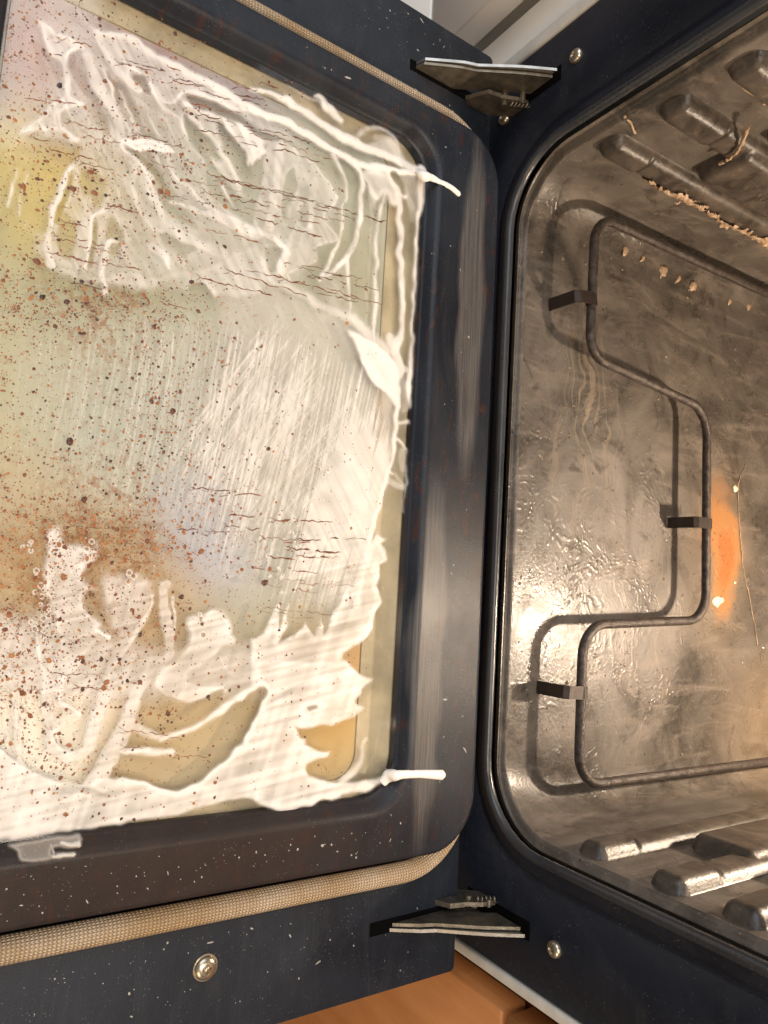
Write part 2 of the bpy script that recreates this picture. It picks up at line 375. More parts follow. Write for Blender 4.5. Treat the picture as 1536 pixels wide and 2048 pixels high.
for bx, by, ang in ((-.135, .0775, .12), (.1325, .0795, -.04), (.008, .2140, .02)):
    L = .0145; w = .0042
    poly = [(0, .0035), (-L, .0035), (-L - .003, .0008), (-.016 - L * .25, -.021), (-.0145 - L * .25, -.021), (-L - .0012, .0004), (-L + .001, .0022), (0, .0022)]
    b = plate('element_bracket', [(y, z) for y, z in poly], 0, -w, w, M_BRACKET, elem)
    b.location = (bx, by, EZ); b.rotation_euler = (0, 0, ang)
    cl = tube('bracket_clip', [(-w * .9, 0, 0), (w * .9, 0, 0)], .0040, M_BRACKET, elem, 14); cl.location = (bx, by, EZ); cl.rotation_euler = (0, 0, ang)
# side panels: white steel edges each side of the black front, standing proud of the cabinets
box('side_panel', -.2975, -.2882, .0115, .40, -.30, .40, M_OFFWHITE, oven, .001)
box('side_panel', .2882, .2945, .0115, .40, -.30, .40, M_OFFWHITE, oven, .001)
box('plinth_panel', -.2878, .2878, .030, .40, -.30, -.056, M_DARK, oven)
# oven lamp at the back of the ceiling
LP = (.097, .300, .250)
lampg = NT('lamp_glass'); lampg.p(Base_Color=(1, .9, .75), Emission_Color=(1, .80, .55)); lampg.b.inputs['Emission Strength'].default_value = 6
mm = []
for i in range(9):
    t = math.pi / 2 * i / 8; mm.append([(LP[0] + a, LP[1] + b, LP[2] + .05 - .026 * math.sin(t)) for a, b in rr(-.022 * math.cos(t) - .0005, .022 * math.cos(t) + .0005, -.022 * math.cos(t) - .0005, .022 * math.cos(t) + .0005, .022 * math.cos(t) + .0004, 5)])
cup = loft('oven_lamp', mm, lampg.m, oven, close_last=True)
cup.location.z = .033
ld = bpy.data.lights.new('oven_lamp_light', 'POINT'); ld.energy = LAMP_W; ld.color = (1.0, .80, .60); ld.shadow_soft_size = .011
lo = bpy.data.objects.new('oven_lamp_light', ld); C.objects.link(lo); lo.location = LP
# screws
def screw(loc, normal, r, parent, mat=M_SCREW, name='screw'):
    nrm = Vector(normal)
    Ls = []
    for k, h in ((1.0, 0), (1.0, .25), (.93, .42), (.75, .58), (.5, .66), (.46, .66), (.30, .30), (.12, .28)):
        Ls.append([(r * k * math.cos(2 * math.pi * i / 24) * (1 if k > .47 else (.55 + .45 * abs(math.cos(math.pi * 4 * i / 24)))), r * k * math.sin(2 * math.pi * i / 24) * (1 if k > .47 else (.55 + .45 * abs(math.cos(math.pi * 4 * i / 24)))), r * h) for i in range(24)])
    o = loft(name, Ls, mat, parent, close_last=True, angle=40)
    o.location = loc; o.rotation_euler = nrm.to_track_quat('Z', 'Y').to_euler(); return o
for x, z in ((-.261, .0626), (-.2547, -.0018), (.2592, .0692), (.2589, .0027)):
    screw((x, YF, z), (0, -1, 0), .0045, front)
# ------------------------------------------------------------------ neighbours
wc = empty('white_cabinet'); tag(wc, 'white lacquered kitchen cabinet beside the oven at the top of the photo', 'cabinet')
box('cabinet_side', -.80, -.3035, .05, .45, -.75, .40, M_WHITE, wc)
box('filler_strip', -.345, -.3030, .030, .049, -.75, .40, M_WHITE, wc, .001)
box('drawer_front', -.80, -.347, .004, .024, -.085, .40, M_WHITE, wc, .0015)
box('drawer_front', -.80, -.347, .004, .024, -.75, -.089, M_WHITE, wc, .0015)
oc = empty('wooden_cabinet'); tag(oc, 'orange wood cabinet front beside the oven at the bottom of the photo', 'cabinet')
box('cabinet_side', .3085, .80, .034, .45, -.75, .40, M_WOOD_D, oc)
box('cabinet_door', .3095, .80, .012, .033, -.75, .03, M_WOOD, oc, .0015)
box('drawer_front', .3095, .80, .012, .033, .034, .40, M_WOOD, oc, .0015)
fl = box('kitchen_floor', -2.5, 2.5, -2.5, .6, -.80, -.75, M_TILE); tag(fl, kind='structure')

# ================================================================== DOOR
TX = np.array([[1.0, .01382969, 0], [-.01315635, .99951743, .03135816], [.02167891, -.03106435, .99950821]])
TO = np.array([-.00157548, .00002073, -.00003415])
q, _ = np.linalg.qr(TX); q = q * np.sign(np.diag(q))
DOORM = Matrix([[*q[0], TO[0]], [*q[1], TO[1]], [*q[2], TO[2]], [0, 0, 0, 1]])
Dn = np.array(DOORM); Di = np.linalg.inv(Dn)
def on_door(u, v, z):
    """point of the door (its own axes) seen at photo pixel u, v on the plane z"""
    u = np.asarray(u, float); v = np.asarray(v, float)
    d = np.stack([(u - 768) / FOC, (v - 1024) / FOC, np.ones_like(u)], -1) @ ROT
    c = Di[:3, :3] @ CAM + Di[:3, 3]; d = d @ Di[:3, :3].T
    t = (z - c[2]) / d[..., 2]
    return c + d * t[..., None]
ZP = .0169; ZG = .0100
DY0 = -.43
Ls = [[(a, b, -.024) for a, b in rr(-.295, .295, DY0, -.001, .003, 9)], [(a, b, -.002) for a, b in rr(-.297, .297, DY0, 0, .003, 9)], [(a, b, 0) for a, b in rr(-.296, .296, DY0 + .001, -.001, .003, 9)]]
door = loft('door', Ls, M_PLATE, oven, True, True, angle=50); door.matrix_world = DOORM
def dmesh(fn, *a, **k): return fn(*a, parent=door, **k)
tr = simple('door_trim_dark', (.035, .022, .016), .4, 0, 60, .3)
box('edge_trim', -.2955, .2955, DY0 + .004, -.006, -.0275, -.0245, tr, door)
M_OUT = simple('outer_glass_edge', (.60, .56, .50), .15, 0, 60, .05)
box('outer_panel', -.2985, .2985, DY0 - .002, -.004, -.034, -.028, M_OUT, door, .0008)
# glazing frame
def pf(x, y0, y1, r, z, dx=0): return [(a, b, z) for a, b in rr(-x + dx, x + dx, y0, y1, r, 13)]
PX, PY0, PY1 = .2217, -.355, -.0047
GX0, GX1, GY0, GY1 = -.1986, .1886, -.2925, -.0600
def gl(ins, r, z): return [(a, b, z) for a, b in rr(GX0 - ins, GX1 + ins, GY0 - ins, GY1 + ins, r, 13)]
Ls = [pf(PX - .008, PY0 + .008, PY1 - .008, .030, .0004), pf(PX - .003, PY0 + .003, PY1 - .003, .030, .0090), pf(PX - .0004, PY0 + .0004, PY1 - .0004, .031, .0120), pf(PX, PY0, PY1, .031, .0138), pf(PX - .0008, PY0 + .0008, PY1 - .0008, .031, ZP - .0008),
      pf(PX - .0030, PY0 + .003, PY1 - .003, .030, ZP), gl(.0105, .029, ZP), gl(.0085, .028, ZP + .0006), gl(.0060, .026, ZP + .0004), gl(.0036, .024, ZP - .0016), gl(.0016, .023, ZG + .0016), gl(.0006, .0225, ZG + .0004), gl(-.0004, .022, ZG - .0002), gl(-.0004, .022, ZG - .005)]
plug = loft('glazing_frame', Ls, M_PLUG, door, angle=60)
PANE = rr(GX0 + .012, GX1 - .010, GY0 + .002, GY1 - .0225, .014, 13)
PAN2 = rr(GX0 + .0115, GX1 - .0095, GY0 + .0015, GY1 - .0220, .0145, 13)
def glassm():
    m = NT('inner_glass'); t = m.n('ShaderNodeBsdfTransparent'); t.inputs[0].default_value = (.96, .965, .95, 1)
    g = m.n('ShaderNodeBsdfGlossy'); g.inputs['Roughness'].default_value = .07; g.inputs[0].default_value = (1, 1, 1, 1)
    fr = m.n('ShaderNodeFresnel'); fr.inputs[0].default_value = 1.5
    mx = m.n('ShaderNodeMixShader'); ge = m.n('ShaderNodeNewGeometry'); m.t.links.new(m.math('MULTIPLY', fr.outputs[0], m.math('SUBTRACT', 1.0, ge.outputs['Backfacing'])), mx.inputs[0]); m.t.links.new(t.outputs[0], mx.inputs[1]); m.t.links.new(g.outputs[0], mx.inputs[2])
    m.t.links.new(mx.outputs[0], m.out.inputs[0]); return m.m
loft('inner_pane', [gl(.0016, .023, ZG - .004), gl(.0016, .023, ZG)], glassm(), door, True, True, angle=30)
def coated():
    m = NT('coated_glass'); o = m.coord(); n = m.noise(o, 9, 3, .5)
    wob = m.n('ShaderNodeVectorMath', operation='ADD'); m.t.links.new(o, wob.inputs[0])
    nv = m.n('ShaderNodeTexNoise', i_Vector=o, i_Scale=11.0, i_Detail=2.0); sc = m.n('ShaderNodeVectorMath', operation='SCALE'); m.t.links.new(nv.outputs[1], sc.inputs[0]); sc.inputs[3].default_value = .05
    m.t.links.new(sc.outputs[0], wob.inputs[1]); ow = wob.outputs[0]
    c = m.mix(m.ramp(n, [(.35, 0), (.65, 1)]), (.52, .50, .41), (.60, .58, .49))
    def at(u, v): p = on_door(u, v, ZG - .016); return (p[0] + .025, p[1] + .025, .015)
    for (u, v), r, col, s in (((150, 500), .10, (.56, .53, .34), .7), ((85, 360), .056, (.80, .60, .16), .9), ((75, 110), .07, (.52, .30, .23), .95), ((300, 90), .05, (.52, .36, .36), .9), ((470, 150), .05, (.46, .36, .42), .95), ((620, 220), .045, (.52, .42, .33), .8), ((25, 800), .08, (.68, .56, .30), .75), ((240, 840), .09, (.55, .57, .49), .85),
                              ((395, 1080), .048, (.56, .56, .66), 1.0), ((600, 360), .06, (.46, .46, .37), .8), ((700, 560), .05, (.44, .42, .31), .8), ((640, 1430), .085, (.60, .38, .14), .95), ((300, 1450), .10, (.60, .43, .24), .9), ((20, 1180), .085, (.66, .44, .22), .85), ((560, 850), .07, (.50, .44, .38), .7), ((745, 1330), .03, (.64, .33, .15), .8), ((250, 1230), .06, (.62, .43, .26), .8)):
        c = m.mix(m.math('MULTIPLY', m.blob(ow, at(u, v), (r, r, .3)), s), c, col)
    am = m.math('MAXIMUM', m.blob(ow, at(190, 1085), (.085, .045, .3)), m.math('MULTIPLY', m.blob(ow, at(200, 610), (.07, .03, .3)), .7))
    am = m.math('MAXIMUM', am, m.math('MULTIPLY', m.blob(ow, at(60, 1250), (.05, .06, .3)), .7))
    am = m.math('MULTIPLY', m.math('MULTIPLY', am, 1.5, True), m.ramp(m.noise(o, 190, 6, .7, .8), [(.47, 0), (.62, 1)]))
    c = m.mix(m.math('MULTIPLY', am, .8), c, (.36, .15, .045))
    m.p(Base_Color=c, Roughness=.16); m.b.inputs['Specular IOR Level'].default_value = .6
    return m.m
loft('outer_pane', [[(a, b, .0006) for a, b in PANE], [(a, b, .0026) for a, b in PANE]], coated(), door, True, True, angle=30)
gapm = simple('greasy_liner_of_the_glass_gap', (.50, .41, .28), .5, 0, 35, .3)
loft('glass_spacer', [gl(.003, .022, ZG - .0062), gl(-.0005, .021, ZG - .0062), [(a, b, .0032) for a, b in PAN2], [(a, b, .0012) for a, b in PANE]], gapm, door, angle=40)
# gasket
def braid():
    m = NT('braided_gasket'); tc = m.n('ShaderNodeTexCoord'); uvv = tc.outputs['UV']
    sx = m.n('ShaderNodeSeparateXYZ'); m.t.links.new(uvv, sx.inputs[0])
    a = m.math('MULTIPLY', sx.outputs[0], 26 * 2 * math.pi); b = m.math('MULTIPLY', sx.outputs[1], 3.6e3)
    chev = m.math('PINGPONG', m.math('MULTIPLY', sx.outputs[0], 26), .5)
    row = m.math('SINE', m.math('ADD', b, m.math('MULTIPLY', chev, 6.0))); col = m.math('ABSOLUTE', m.math('SINE', m.math('MULTIPLY', a, .5)))
    h = m.math('MULTIPLY', m.math('ADD', m.math('MULTIPLY', row, .5), .5), col)
    dirt = m.noise(m.coord(), 28, 5, .6)
    c = m.mix(m.ramp(dirt, [(.36, 0), (.68, 1)]), (.56, .39, .21), (.78, .64, .48))
    c = m.mix(m.ramp(h, [(.0, .8), (.45, 0)]), c, (.085, .05, .03))
    m.p(Base_Color=c, Roughness=.55, Metallic=.15, Normal=m.bump(h, .9, .0008)); return m.m
GR = .0057
gp = [(x, y, .0060) for x, y in rr(-.2296, .2325, -.365, -.0045, .042, 14)]
gp2 = []
for i in range(len(gp)):
    a, b = np.array(gp[i]), np.array(gp[(i + 1) % len(gp)]); k = max(1, int(np.linalg.norm(b - a) / .006))
    gp2 += [tuple(a + (b - a) * j / k) for j in range(k)]
gp2 = [(x, y, .0050 if y < -.055 else .0050 - .0008 * min(1, (y + .055) / .05)) for x, y, z in gp2]
gp2.append(gp2[0])
tube('gasket', gp2, GR, braid(), door, 20, False, True, .92)
dsc = screw((.2602, -.1585, 0), (0, 0, 1), .0055, door, M_SCREW)
tube('screw_washer', [(.2602, -.1585, 0), (.2602, -.1585, .0010)], .0061, M_SCREW, dsc, 28).matrix_parent_inverse = dsc.matrix_basis.inverted()
screw((-.2602, -.1585, 0), (0, 0, 1), .0064, door, M_SCREW)
# hinges: pressed double plate arm from a slot in the door to a slot in the front frame
def hinge(x, s):
    h = empty('hinge', oven); h.location = (x, 0, 0)
    prof = [(-.063, -.006), (-.060, .0035), (-.045, .0125), (-.038, .0165), (-.030, .0195), (-.020, .0265), (-.010, .0335), (-.002, .0385), (.0145, .0480), (.022, .049), (.022, .030), (.006, .022), (-.006, .013), (-.020, .004), (-.034, -.006)]
    for dx, mt, sc in ((-.0018 * s, M_STEEL, 1), (.0006 * s, M_STEEL_D, .95)):
        pl = [(y, z if k == 1 else z * .93 - .0005) for k, (y, z) in [(sc, p) for p in prof]]
        plate('hinge_arm', pl, 0, dx - .0009, dx + .0009, mt, h)
    lk = plate('hinge_link', [(-.020, -.004), (-.012, .012), (.004, .020), (.016, .022), (.016, .008), (-.002, -.004)], 0, .0065 * s - .0012, .0065 * s + .0012, M_STEEL_D, h)
    plate('hinge_latch', [(-.024, .000), (-.016, .014), (-.007, .016), (-.009, .006), (-.014, -.003)], 0, .0068 * s - .0014, .0068 * s + .0014, M_STEEL_D, h)
    tube('hinge_pin', [(-.005, -.001, .012), (.010 * s, -.001, .012)], .0024, M_STEEL_D, h, 12)
    tube('hinge_pin', [(-.005, .008, .020), (.009 * s, .008, .020)], .0020, M_STEEL_D, h, 12)
    tube('hinge_spring', [(.0082 * s + .0016 * math.cos(t), .002 + t * .00034, .015 + .0016 * math.sin(t) + t * .0002) for t in np.arange(0, 36, .5)], .0006, M_STEEL_D, h, 6)
    box('hinge_slot', -.0034, .0066 if s > 0 else .0034, YF - .0004, YF + .002, -.004, .050, M_DARK, h) if s > 0 else box('hinge_slot', -.0066, .0034, YF - .0004, YF + .002, -.004, .050, M_DARK, h)
    b = box('hinge_slot', -.0030 if s > 0 else -.0042, .0042 if s > 0 else .0030, -.0668, -.012, -.001, .0003, M_DARK, h); b.rotation_euler = (-.0314, 0, 0)
    b.location.z = x * .0213
    return h
hinge(-.2600, 1); hinge(.2600, -1)
# ================================================================== CLEANING FOAM on the glass: a height field laid on the pane
FU0, FV0, FST = -170, -90, 2
NU, NV_ = 526, 912
UU = FU0 + FST * np.arange(NU); VV = FV0 + FST * np.arange(NV_)
T = np.zeros((NV_, NU), np.float32); R0_ = np.zeros_like(T)
def tf(P, z):
    ox, oy = {1: (0, 0), 2: (500, 0), 4: (0, 680), 5: (500, 680), 7: (0, 1348), 8: (500, 1348), 9: (0, 0), 0: (0, 0)}[z]
    k = {0: 1.0, 9: 1.536}.get(z, 2.9256)
    return np.array([(ox + a / k, oy + b / k) for a, b in P], float)
def window(P, pad):
    a = np.floor((P.min(0) - pad - (FU0, FV0)) / FST).astype(int); b = np.ceil((P.max(0) + pad - (FU0, FV0)) / FST).astype(int) + 1
    return max(a[0], 0), min(b[0], NU), max(a[1], 0), min(b[1], NV_)
WOB = None
def smooth_noise(sc, seed):
    r = np.random.default_rng(seed); n0 = int(max(NU, NV_) / sc) + 4
    g = r.standard_normal((n0, n0)); x = np.arange(NU) / sc; y = np.arange(NV_) / sc
    xi = x.astype(int); yi = y.astype(int); fx = (x - xi); fy = (y - yi); fx = fx * fx * (3 - 2 * fx); fy = fy * fy * (3 - 2 * fy)
    a = g[yi][:, xi]; b = g[yi][:, xi + 1]; c = g[yi + 1][:, xi]; d = g[yi + 1][:, xi + 1]
    return ((a * (1 - fx) + b * fx) * (1 - fy)[:, None] + (c * (1 - fx) + d * fx) * fy[:, None]).astype(np.float32)
WX = smooth_noise(11, 1) * 2.2 + smooth_noise(4, 2) * .45; WY = smooth_noise(11, 3) * 2.2 + smooth_noise(4, 4) * .45
GU = (UU[None, :] + WX); GV = (VV[:, None] + WY)
N1 = smooth_noise(14, 5); N2 = smooth_noise(5, 6); N3 = smooth_noise(2.2, 7); N4 = smooth_noise(40, 8)
def dist_line(P, w, straight=False):
    i0, i1, j0, j1 = window(P, np.max(w) * 2 + 14)
    X = GU[j0:j1, i0:i1]; Y = GV[j0:j1, i0:i1]
    if straight: X, Y = np.broadcast_arrays(UU[None, i0:i1].astype(np.float32), VV[j0:j1, None].astype(np.float32))
    D = np.full(X.shape, 1e3, np.float32); PW = np.ones_like(D); TT = np.zeros_like(D); n = len(P)
    for k in range(n - 1):
        a, b = P[k], P[k + 1]; ab = b - a; L2 = ab @ ab + 1e-9
        t = np.clip(((X - a[0]) * ab[0] + (Y - a[1]) * ab[1]) / L2, 0, 1)
        d = np.hypot(X - a[0] - t * ab[0], Y - a[1] - t * ab[1]); m = d < D
        D[m] = d[m]; PW[m] = (w[k] + (w[k + 1] - w[k]) * t)[m]; TT[m] = ((k + t) / (n - 1))[m]
    return (slice(j0, j1), slice(i0, i1)), D, PW, TT
def sp(P, z, w, n=6):
    P = tf(P, z); k = {0: 1.0, 9: 1.536}.get(z, 2.9256)
    w = np.array(w if hasattr(w, '__len__') else [w] * len(P), float) / k / 2
    if len(w) != len(P): w = np.interp(np.linspace(0, 1, len(P)), np.linspace(0, 1, len(w)), w)
    Q = np.array(spline(P, n)); W_ = np.interp(np.linspace(0, 1, len(Q)), np.linspace(0, 1, len(P)), w)
    return Q, W_
def line(z, P, w, val=.9, soft=1.6, val2=None):
    soft *= 1.7
    Q, W_ = sp(P, z, w); s, D, PW, TT = dist_line(Q, W_)
    m = np.clip((PW - D) / (soft * 2) + .5, 0, 1); m = m * m * (3 - 2 * m)
    v = val if val2 is None else val + (val2 - val) * TT
    T[s] = np.maximum(T[s], m * v); R0_[s] = np.maximum(R0_[s], np.clip(1 - (D / np.maximum(PW, .1)) ** 2, 0, 1) * m * v * np.minimum(PW / 5, 1.2))
def pmask(P, soft):
    i0, i1, j0, j1 = window(P, soft * 2 + 14)
    X = GU[j0:j1, i0:i1]; Y = GV[j0:j1, i0:i1]; ins = np.zeros(X.shape, bool); n = len(P)
    for k in range(n):
        a, b = P[k], P[(k + 1) % n]
        if a[1] == b[1]: continue
        c = ((a[1] > Y) != (b[1] > Y)) & (X < (b[0] - a[0]) * (Y - a[1]) / (b[1] - a[1]) + a[0]); ins ^= c
    D = np.full(X.shape, 1e3, np.float32)
    for k in range(n):
        a, b = P[k], P[(k + 1) % n]; ab = b - a; t = np.clip(((X - a[0]) * ab[0] + (Y - a[1]) * ab[1]) / (ab @ ab + 1e-9), 0, 1)
        D = np.minimum(D, np.hypot(X - a[0] - t * ab[0], Y - a[1] - t * ab[1]))
    sd = np.where(ins, D, -D)
    return (slice(j0, j1), slice(i0, i1)), sd
def poly(z, P, val=.8, soft=1.5, bead=.28, bw=5.0, smooth=True):
    soft *= 1.8; bead *= .75; bw *= 1.2
    P = tf(P, z)
    if smooth: P = np.array(spline(P, 4, True))
    s, sd = pmask(P, soft); m = np.clip(sd / (2 * soft) + .5, 0, 1); m = m * m * (3 - 2 * m)
    e = bead * np.exp(-((sd - bw) / bw) ** 2) * m
    T[s] = np.maximum(T[s], m * val + e); R0_[s] = np.maximum(R0_[s], e * 2.2 + m * .12)
def cutp(z, P, keep=.1, soft=2.5, bead=.22, bw=4.0):
    P = np.array(spline(tf(P, z), 4, True)); s, sd = pmask(P, soft); m = np.clip(sd / (2 * soft) + .5, 0, 1); m = m * m * (3 - 2 * m)
    pre = T[s].copy(); e = bead * np.exp(-((sd + bw) / bw) ** 2) * pre * (1 - m)
    T[s] = pre * (1 - m * (1 - keep)) + e; R0_[s] = R0_[s] * (1 - m) + e * 2
def cutl(z, P, w, keep=.25, soft=2.0, bead=.22, rw=3.0):
    Q, W_ = sp(P, z, w); s, D, PW, TT = dist_line(Q, W_); m = np.clip((PW - D) / (2 * soft) + .5, 0, 1) * np.clip(TT * 8 + .2, 0, 1)
    pre = T[s].copy(); e = bead * np.exp(-((D - PW - rw) / rw) ** 2) * np.clip(pre * 1.3, 0, 1)
    T[s] = pre * (1 - m * (1 - keep)) + e; R0_[s] = R0_[s] * (1 - m) + e * 2.0

# --- haze of thinned foam over the wiped part of the pane
poly(9, [(130, 70), (290, 100), (500, 180), (800, 345), (900, 420), (960, 480), (1040, 600), (1020, 700), (960, 780), (900, 880), (640, 900), (500, 880), (170, 830), (110, 720), (50, 600), (60, 430), (150, 300)], .52, 15, 0)
for P_, kp in (([(570, 298), (625, 293), (700, 330), (800, 398), (905, 445), (830, 436), (700, 372), (605, 335)], .12), ([(566, 358), (600, 366), (680, 476), (655, 486), (590, 425)], .2), ([(668, 375), (755, 470), (772, 560), (735, 545), (690, 470)], .15), ([(765, 478), (852, 445), (842, 560), (805, 690), (765, 668), (742, 580)], .25), ([(872, 460), (950, 520), (955, 600), (905, 690), (862, 715)], .5), ([(640, 500), (735, 600), (800, 700), (720, 660), (640, 590)], .3), ([(930, 690), (950, 720), (905, 800), (880, 820)], .35),
            ([(205, 175), (262, 165), (340, 290), (300, 305), (228, 250)], .45), ([(60, 430), (235, 445), (225, 520), (150, 715), (50, 640)], .3), ([(250, 520), (330, 560), (300, 640), (255, 600)], .5), ([(350, 250), (420, 330), (440, 400), (380, 360)], .5), ([(430, 440), (520, 560), (600, 700), (520, 660), (450, 560)], .5), ([(340, 660), (380, 720), (350, 790), (320, 740)], .45), ([(185, 640), (235, 700), (215, 800), (180, 760)], .4), ([(580, 880), (650, 860), (650, 910), (600, 915)], .3), ([(260, 220), (330, 370), (320, 420), (265, 330)], .55), ([(420, 380), (540, 470), (470, 470)], .6), ([(500, 690), (600, 760), (560, 790), (500, 740)], .55)): cutp(9, P_, kp, 5, .12, 6)
for k in range(26):   # finger streaks through the haze
    x0 = 120 + 16 * k; y0 = 110 + 9.5 * k; L_ = 240 + 10 * (k % 7)
    cutl(9, [(x0, y0 + 30), (x0 + 35, y0 + L_ * .4), (x0 + 95, y0 + L_)], [5, 9 + 5 * (k % 3), 4], .62, 2.5, .14, 3)
# --- upper smear
poly(1, [(540, 180), (640, 185), (760, 225), (950, 345), (1200, 480), (1521, 640), (1530, 700), (1300, 625), (1090, 560), (1050, 600), (1000, 620), (930, 600), (880, 520), (800, 560), (720, 480), (640, 380)], .72, 3)
line(1, [(560, 195), (760, 225), (950, 350), (1180, 475), (1400, 595), (1521, 665)], [30, 42, 46, 50, 55, 55], .98, 2.5)
poly(1, [(230, 120), (300, 165), (420, 235), (505, 300), (430, 312), (395, 370), (405, 470), (425, 560), (505, 610), (400, 650), (340, 700), (370, 770), (445, 835), (400, 835), (340, 775), (110, 785), (230, 690), (300, 600), (365, 560), (372, 470), (345, 370), (280, 320), (240, 220)], .74, 3)
line(1, [(395, 310), (385, 390), (405, 480), (405, 560), (390, 620), (345, 700), (380, 780), (450, 832)], [12, 16, 22, 20, 22, 22, 22, 40], .98, 2)
line(1, [(510, 330), (560, 480), (650, 620), (690, 720), (710, 830), (770, 900), (840, 980), (870, 1050), (880, 1130), (925, 1210), (975, 1330), (1100, 1400), (1300, 1480)], [60, 70, 66, 60, 66, 66, 60, 56, 56, 60, 66, 70, 80], .74, 3)
for P, w, v in (([(560, 220), (640, 370), (720, 470), (795, 545)], [24, 34, 40, 18], .9), ([(740, 380), (870, 500), (960, 640), (1040, 700), (1130, 850), (1240, 990), (1330, 1150), (1360, 1200)], [30, 40, 32, 24, 24, 22, 16, 8], .9),
                ([(1120, 670), (1230, 800), (1300, 900), (1405, 1085)], [30, 26, 30, 16], .96), ([(1060, 570), (1120, 630), (1250, 690), (1400, 740), (1521, 830)], [40, 44, 30, 34, 40], .88),
                ([(950, 960), (1080, 1080), (1230, 1220), (1380, 1300), (1521, 1345)], [16, 30, 32, 36, 34], .85), ([(1000, 1180), (1200, 1250), (1380, 1330), (1521, 1390)], [20, 50, 50, 44], .8), ([(690, 550), (740, 640), (800, 750)], [40, 40, 24], .7),
                ([(440, 960), (400, 1020), (330, 1180), (295, 1310), (280, 1450), (300, 1545)], [30, 46, 40, 40, 50, 70], .88), ([(515, 1180), (500, 1300), (480, 1440), (470, 1560)], [66, 76, 84, 90], .66), ([(605, 1240), (545, 1270), (525, 1400), (492, 1565)], [26, 24, 22, 22], .98),
                ([(690, 1420), (630, 1425), (605, 1510), (590, 1600), (612, 1710)], [14, 40, 50, 40, 30], .9), ([(95, 985), (72, 1110), (38, 1210)], [12, 24, 14], .8), ([(160, 1020), (125, 1150), (110, 1260)], 20, .55), ([(640, 1000), (690, 1080), (680, 1250), (700, 1330)], [20, 30, 26, 14], .66),
                ([(780, 950), (780, 1100), (800, 1200), (880, 1330), (960, 1360)], [50, 40, 30, 30, 30], .72), ([(880, 1440), (960, 1500), (990, 1570)], [60, 50, 30], .75), ([(450, 30), (480, 110), (540, 180)], [10, 16, 26], .5), ([(300, 40), (340, 110)], 10, .3)): line(1, P, w, v, 2.2)
poly(1, [(700, 830), (790, 812), (890, 815), (1022, 890), (960, 912), (870, 895), (780, 900)], .84, 2.5)
poly(1, [(1260, 690), (1400, 745), (1521, 830), (1521, 940), (1480, 930), (1450, 985), (1425, 900), (1330, 770)], .74, 2)
poly(1, [(210, 1440), (320, 1430), (360, 1560), (480, 1590), (620, 1610), (760, 1570), (900, 1610), (1050, 1570), (1170, 1560), (1521, 1420), (1540, 1720), (1240, 1740), (1100, 1650), (940, 1660), (880, 1700), (720, 1680), (480, 1640), (320, 1580)], .62, 8, .12)
cutp(1, [(1105, 1660), (1210, 1680), (1245, 1760), (1180, 1800), (1110, 1740)], .15)
for P, w in (([(770, 440), (830, 480), (860, 530)], 46), ([(620, 420), (690, 560), (760, 690)], [20, 26, 12]), ([(1085, 700), (1140, 820), (1210, 930), (1290, 1080)], [40, 60, 40, 16]), ([(1290, 720), (1340, 830), (1400, 960)], [26, 40, 18]), ([(1080, 580), (1240, 620), (1380, 680), (1521, 790)], [40, 46, 30, 14]), ([(730, 860), (900, 1010), (1000, 1160)], [22, 40, 26]), ([(420, 330), (450, 450), (520, 560)], [40, 50, 30]), ([(430, 1010), (380, 1150), (330, 1300)], 34), ([(560, 1290), (545, 1420), (520, 1550)], 30)): cutl(1, P, w)
